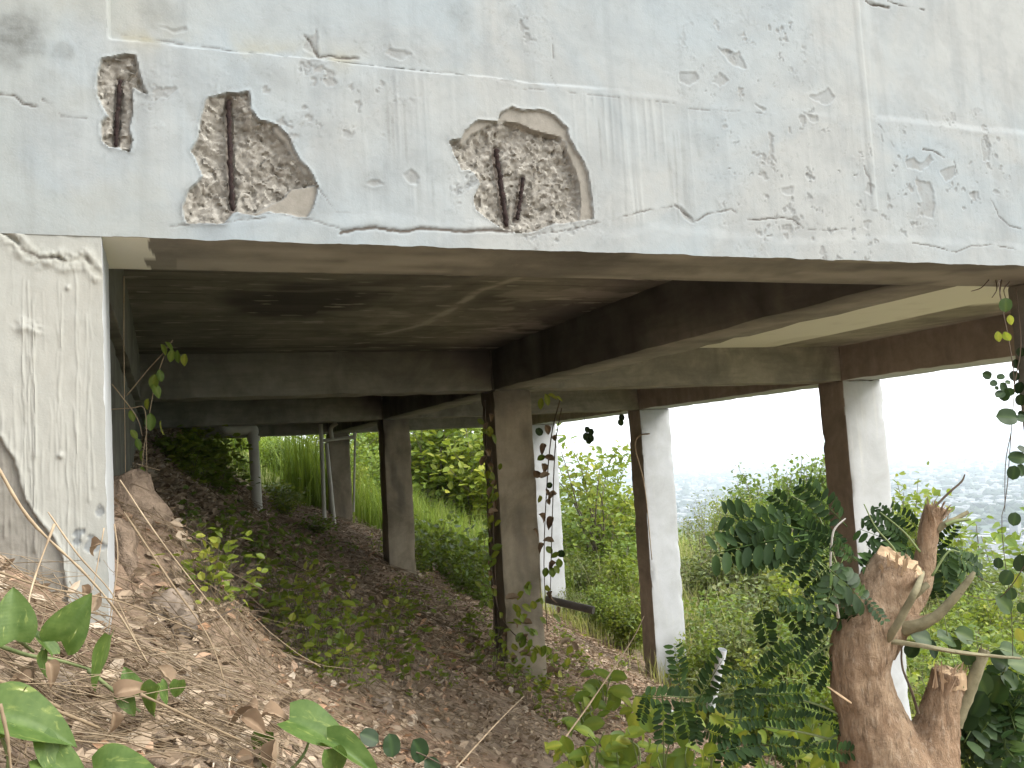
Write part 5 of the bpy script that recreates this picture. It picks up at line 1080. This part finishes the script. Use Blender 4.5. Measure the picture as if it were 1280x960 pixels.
for i, (u, v, s, k, a) in enumerate([(1152, 797, 26, 0, 200), (1140, 812, 22, 0, 120), (1166, 812, 24, 0, 60), (1184, 798, 26, 1, 10), (1207, 794, 28, 1, 20), (1193, 806, 20, 1, 90), (1210, 822, 22, 0, 60), (1262, 813, 26, 1, 10), (1250, 826, 30, 0, 30), (1275, 830, 30, 1, 0), (1228, 856, 36, 1, 60), (1245, 862, 36, 1, 110), (1222, 880, 34, 2, 120), (1208, 896, 36, 2, 100), (1262, 850, 30, 0, 40)]): leaf_at(bv, [ROUND[k]], u, v, s, 2.98+.03*(i % 3), a, .75, 'leaf', i)
rb = thing('leafy_shrub', 'dense shrub of drooping feathered leaves at the bottom right corner', 'shrub', at_d(1255, 1000, 3.1)-(0, 0, .3))
stems(rb, [[at_d(1262, 1040, 3.1), at_d(1265, 960, 3.1), at_d(1258, 900, 3.1), at_d(1240, 840, 3.1)], [at_d(1270, 1000, 3.1), at_d(1278, 920, 3.1), at_d(1282, 860, 3.1)]], .005, M_GSTEM)
for i in range(34):
    u, v = random.uniform(1212, 1290), random.uniform(850, 955); a = math.radians(random.gauss(100, 30)); s = random.uniform(50, 75)
    A_ = at_d(u-math.cos(a)*s/2, v-math.sin(a)*s/2, 3.1+random.uniform(-.1, .12)); B_ = at_d(u+math.cos(a)*s/2, v+math.sin(a)*s/2, 3.1+random.uniform(-.15, .1))
    place(COMPM[i % 2], 'leaf', A_, B_, -ray(u, v)+np.array([random.uniform(-.4, .4), 0, .6]), rb, 1.)
pr_ = at_y(1272, 430, .1)
xv = thing('column_creeper', 'bare dark creeper roots under the right end of the fascia', 'vine', at_y(1262, 372, .2))
stems(xv, [[at_y(1262, 352, .2), at_y(1255, 362, .15), at_y(1258, 376, .12)], [at_y(1245, 350, .2), at_y(1246, 362, .16), at_y(1240, 372, .12)], [at_y(1236, 350, .2), at_y(1226, 360, .15), at_y(1214, 364, .12)], [at_y(1252, 350, .2), at_y(1250, 368, .12), at_y(1254, 380, .1)], [at_y(1268, 480, .2), at_y(1276, 430, .2), at_y(1270, 360, .2)]], .003, M_DTWIG)
for i, (u, v, s) in enumerate([(1268, 470, 14), (1274, 485, 16), (1276, 500, 15), (1278, 520, 14), (1270, 455, 12), (1276, 440, 12)]): leaf_at(xv, [ROUND[2]], u, v, s, 4.2, None, .7, 'leaf', i)

# seedlings and weeds on the ground
SD = [(262, 733), (270, 708), (287, 690), (258, 755), (282, 760), (246, 745), (372, 800), (385, 830), (400, 815), (412, 840), (425, 800), (440, 830), (452, 855), (470, 810), (478, 835), (490, 800), (398, 850), (360, 790), (430, 860), (500, 790), (455, 785), (350, 760), (335, 740), (380, 775), (410, 775), (330, 780),
      (500, 745), (520, 770), (530, 730), (560, 760), (600, 780), (585, 800), (640, 860), (660, 880), (700, 850), (720, 880), (690, 905), (735, 850), (610, 730), (580, 735), (545, 700), (560, 705), (520, 715), (480, 700), (470, 690), (745, 900), (760, 870), (670, 830), (655, 800), (700, 800), (715, 820), (610, 840), (555, 860), (505, 860), (735, 780), (750, 800), (780, 840)]
def patch(u, v): return 'beside the bank' if u < 345 else 'below the far bare columns' if v < 738 and u > 460 else 'in the green patch on the slope' if u < 505 else 'before the vine hung column' if u < 668 else 'right of the vine hung column'
for i, (u, v) in enumerate(SD):
    p, t = ground_hit(u, v, 30)
    if p is None: continue
    h = random.uniform(.16, .34)*(.7 if t < 4 else 1 if t < 7 else 1.3); k_ = [q[0]+q[1]*1e-3 for q in SD if patch(*q) == patch(u, v)]
    plant('seedling', p[0], p[1], h, 'seedling', f'small bright green seedling {patch(u, v)}, {nth(k_, u+v*1e-3)} from left', 'plant', 'seedlings in the leaf litter', wide=1.2)
LST = [(228, 660), (300, 670), (340, 690), (375, 700), (415, 692), (440, 690), (455, 720), (400, 720), (360, 715), (320, 710), (425, 740), (280, 660)]
for i, (u, v) in enumerate(LST):
    p, t = ground_hit(u, v, 30); plant('weed', p[0], p[1], random.uniform(.2, .4), 'weed', f'small dark weed on the slope below the drain pipes, {nth([q[0] for q in LST], u)} from left', 'plant', 'weeds below the drain pipes')
def weed_leafy(u, v, t, hpx, n, label, group, protos):
    base = at_d(u, v, t); o = thing('weed', label, 'plant', base, group)
    for j in range(3):
        top = at_d(u+random.gauss(0, 10), v-hpx*random.uniform(.6, 1), t+random.uniform(-.1, .1)); Vt, Ft = tube(spline([base, (base+top)/2+np.array([random.gauss(0, .02), 0, .02]), top], 8), np.linspace(.004, .002, 8), 5); obj('stem', mesh('stem', Vt, Ft, mats=(M_GSTEM,)), o)
    for j in range(n): leaf_at(o, protos, u+random.gauss(0, 15), v-hpx*random.uniform(.1, 1.1), random.uniform(16, 30), t+random.uniform(-.15, .15), random.uniform(-30, 210), .5, 'leaf', j)
LST = [(715, 975, 3.9, 40), (745, 970, 3.8, 60), (775, 970, 3.8, 55), (800, 965, 3.7, 60), (830, 970, 3.6, 75), (860, 975, 3.6, 85), (890, 980, 3.5, 70), (925, 985, 3.5, 80), (965, 985, 3.5, 70), (1000, 985, 3.5, 65), (1035, 985, 3.5, 70), (845, 925, 4.3, 50), (804, 910, 4.8, 40), (735, 915, 4.8, 40), (755, 890, 5.2, 45), (900, 925, 4.5, 40), (1010, 935, 4.2, 50)]
for i, (u, v, t, h) in enumerate(LST):
    weed_leafy(u, v, t, h, 11, f'bright green leafy weed, {nth([q[0] for q in LST], u)} from left along the bottom edge', 'leafy weeds along the bottom edge', OVAL if i % 3 else OVALY)

# ------------------------------------------------------------------ the city far below, in the haze
ZP = -150.0
def mat_plain():
    m, t = nmat('city_plain'); P = pos(t); n1 = noise(t, P, .004, 6, .6); n2 = noise(t, P, .025, 5, .7)
    c = mix(t, ramp(t, n2, [(.4, 0.), (.62, 1.)]), (.022, .036, .03), (.07, .078, .076)); c = mix(t, ramp(t, n1, [(.45, 0.), (.6, 1.)]), c, (.06, .09, .05))
    finish(t, c, 1.); return m
a_ = np.linspace(-12000, 12000, 25); PX, PY = np.meshgrid(a_+6000, a_+6000); I = np.arange(625).reshape(25, 25)
struct(obj('plain', mesh('plain', np.stack([PX, PY, np.full(PX.shape, ZP)], -1).reshape(-1, 3), np.stack([I[:-1, :-1], I[:-1, 1:], I[1:, 1:], I[1:, :-1]], -1).reshape(-1, 4), mats=(mat_plain(),))))
M_HW = [mat_simple('house_white', (.62, .62, .61), (.74, .74, .73), .3), mat_simple('house_grey', (.17, .18, .19), (.24, .24, .24), .3), mat_simple('house_cream', (.36, .33, .28), (.42, .38, .33), .3), mat_simple('roof_red', (.32, .17, .12), (.36, .20, .15), .3)]
rg = np.random.default_rng(99); az = np.radians(rg.uniform(28, 62, 5600)); dist = 700*np.exp(rg.uniform(0, math.log(12), 5600)); hx, hy = CAM[0]+np.sin(az)*dist, CAM[1]+np.cos(az)*dist
kp = (fbm(hx*.0035, hy*.0035, s=5, o=4) > -.06-.25*(dist > 2500)) & (hx > 340); hx, hy, dist = hx[kp], hy[kp], dist[kp]; o_ = np.argsort(dist); hx, hy, dist = hx[o_], hy[o_], dist[o_]
def house_shape(w_, d_, h_, hip):
    V = [(-w_, -d_, -1), (w_, -d_, -1), (w_, d_, -1), (-w_, d_, -1), (-w_, -d_, h_), (w_, -d_, h_), (w_, d_, h_), (-w_, d_, h_)]; Fc = [(0, 1, 5, 4), (1, 2, 6, 5), (2, 3, 7, 6), (3, 0, 4, 7)]
    e = .6; k = len(V); V += [(-w_-e, -d_-e, h_), (w_+e, -d_-e, h_), (w_+e, d_+e, h_), (-w_-e, d_+e, h_), (-w_*.5, 0, h_+hip), (w_*.5, 0, h_+hip)]
    return V, Fc+[(k, k+1, k+5, k+4), (k+1, k+2, k+5), (k+2, k+3, k+4, k+5), (k+3, k, k+4), (k+3, k+2, k+1, k)]
HM = []
for i in range(8):
    V, Fc = house_shape(rg.uniform(4, 9), rg.uniform(3.5, 7), rg.uniform(3, 7), rg.uniform(.4, 2.2)); HM.append(mesh('far_house', V, Fc, None, False, (M_HW[i % 3], M_HW[(0, 1, 0, 3)[i % 4]]), [0]*4+[1]*5))
N1 = 290
for i in range(N1):
    o = tag(obj('far_house', HM[i % 8]), 'pale low house far below in the hazy city', 'house', 'houses of the city far below'); o.location = (hx[i], hy[i], ZP); o.rotation_euler = (0, 0, rg.choice([.3, .3+math.pi/2])+rg.normal(0, .1))
g = Geo()
for i in range(N1, len(hx)):
    f = rg.uniform(.8, 1.6); V, Fc = house_shape(rg.uniform(4, 10)*f, rg.uniform(4, 8)*f, rg.uniform(3.5, 9)*(1 if rg.random() < .96 else 3.0), rg.uniform(.2, 2)); r0 = rg.choice([.3, 1.87])+rg.normal(0, .1); c, s = math.cos(r0), math.sin(r0); V = np.array(V); g.add(np.column_stack([V[:, 0]*c-V[:, 1]*s+hx[i], V[:, 0]*s+V[:, 1]*c+hy[i], V[:, 2]+ZP]), Fc)
stuff(obj('far_city', g.mesh('far_city', M_HW[1], False)))
g = Geo(); az = np.radians(rg.uniform(28, 62, 3800)); dist = 650*np.exp(rg.uniform(0, math.log(9), 3800))
ico = bmesh.new(); bmesh.ops.create_icosphere(ico, subdivisions=1, radius=1); IV = np.array([v.co for v in ico.verts]); IF = [tuple(v.index for v in f.verts) for f in ico.faces]; ico.free()
for a, d in zip(az, dist):
    r = rg.uniform(4, 10)*(1+d/4000); g.add(IV*(1+.25*rg.normal(size=(12, 1)))*[r, r, r*.6]+[CAM[0]+math.sin(a)*d, CAM[1]+math.cos(a)*d, ZP+r*.3], IF, rg.uniform(.1, .6))
stuff(obj('far_woods', g.mesh('far_woods', mat_simple('far_tree_crowns', (.018, .032, .016), (.04, .055, .025), .05, 1., .2), False)))

# ------------------------------------------------------------------ haze
def box_mesh(x0, x1, y0, y1, z0, z1):
    V = [(x, y, z) for x in (x0, x1) for y in (y0, y1) for z in (z0, z1)]
    return mesh('haze', V, [(0, 1, 3, 2), (4, 6, 7, 5), (0, 4, 5, 1), (2, 3, 7, 6), (0, 2, 6, 4), (1, 5, 7, 3)], None, False)
hm, t = nmat('haze'); vol = nd(t, 'ShaderNodeVolumePrincipled', {'Color': (.84, .92, 1, 1), 'Density': HAZE, 'Anisotropy': .2}); nd(t, 'ShaderNodeOutputMaterial', {'Volume': vol.outputs[0]})
stuff(obj('haze', box_mesh(-6100, 18100, -6100, 18100, -153.5, 14), m=hm))
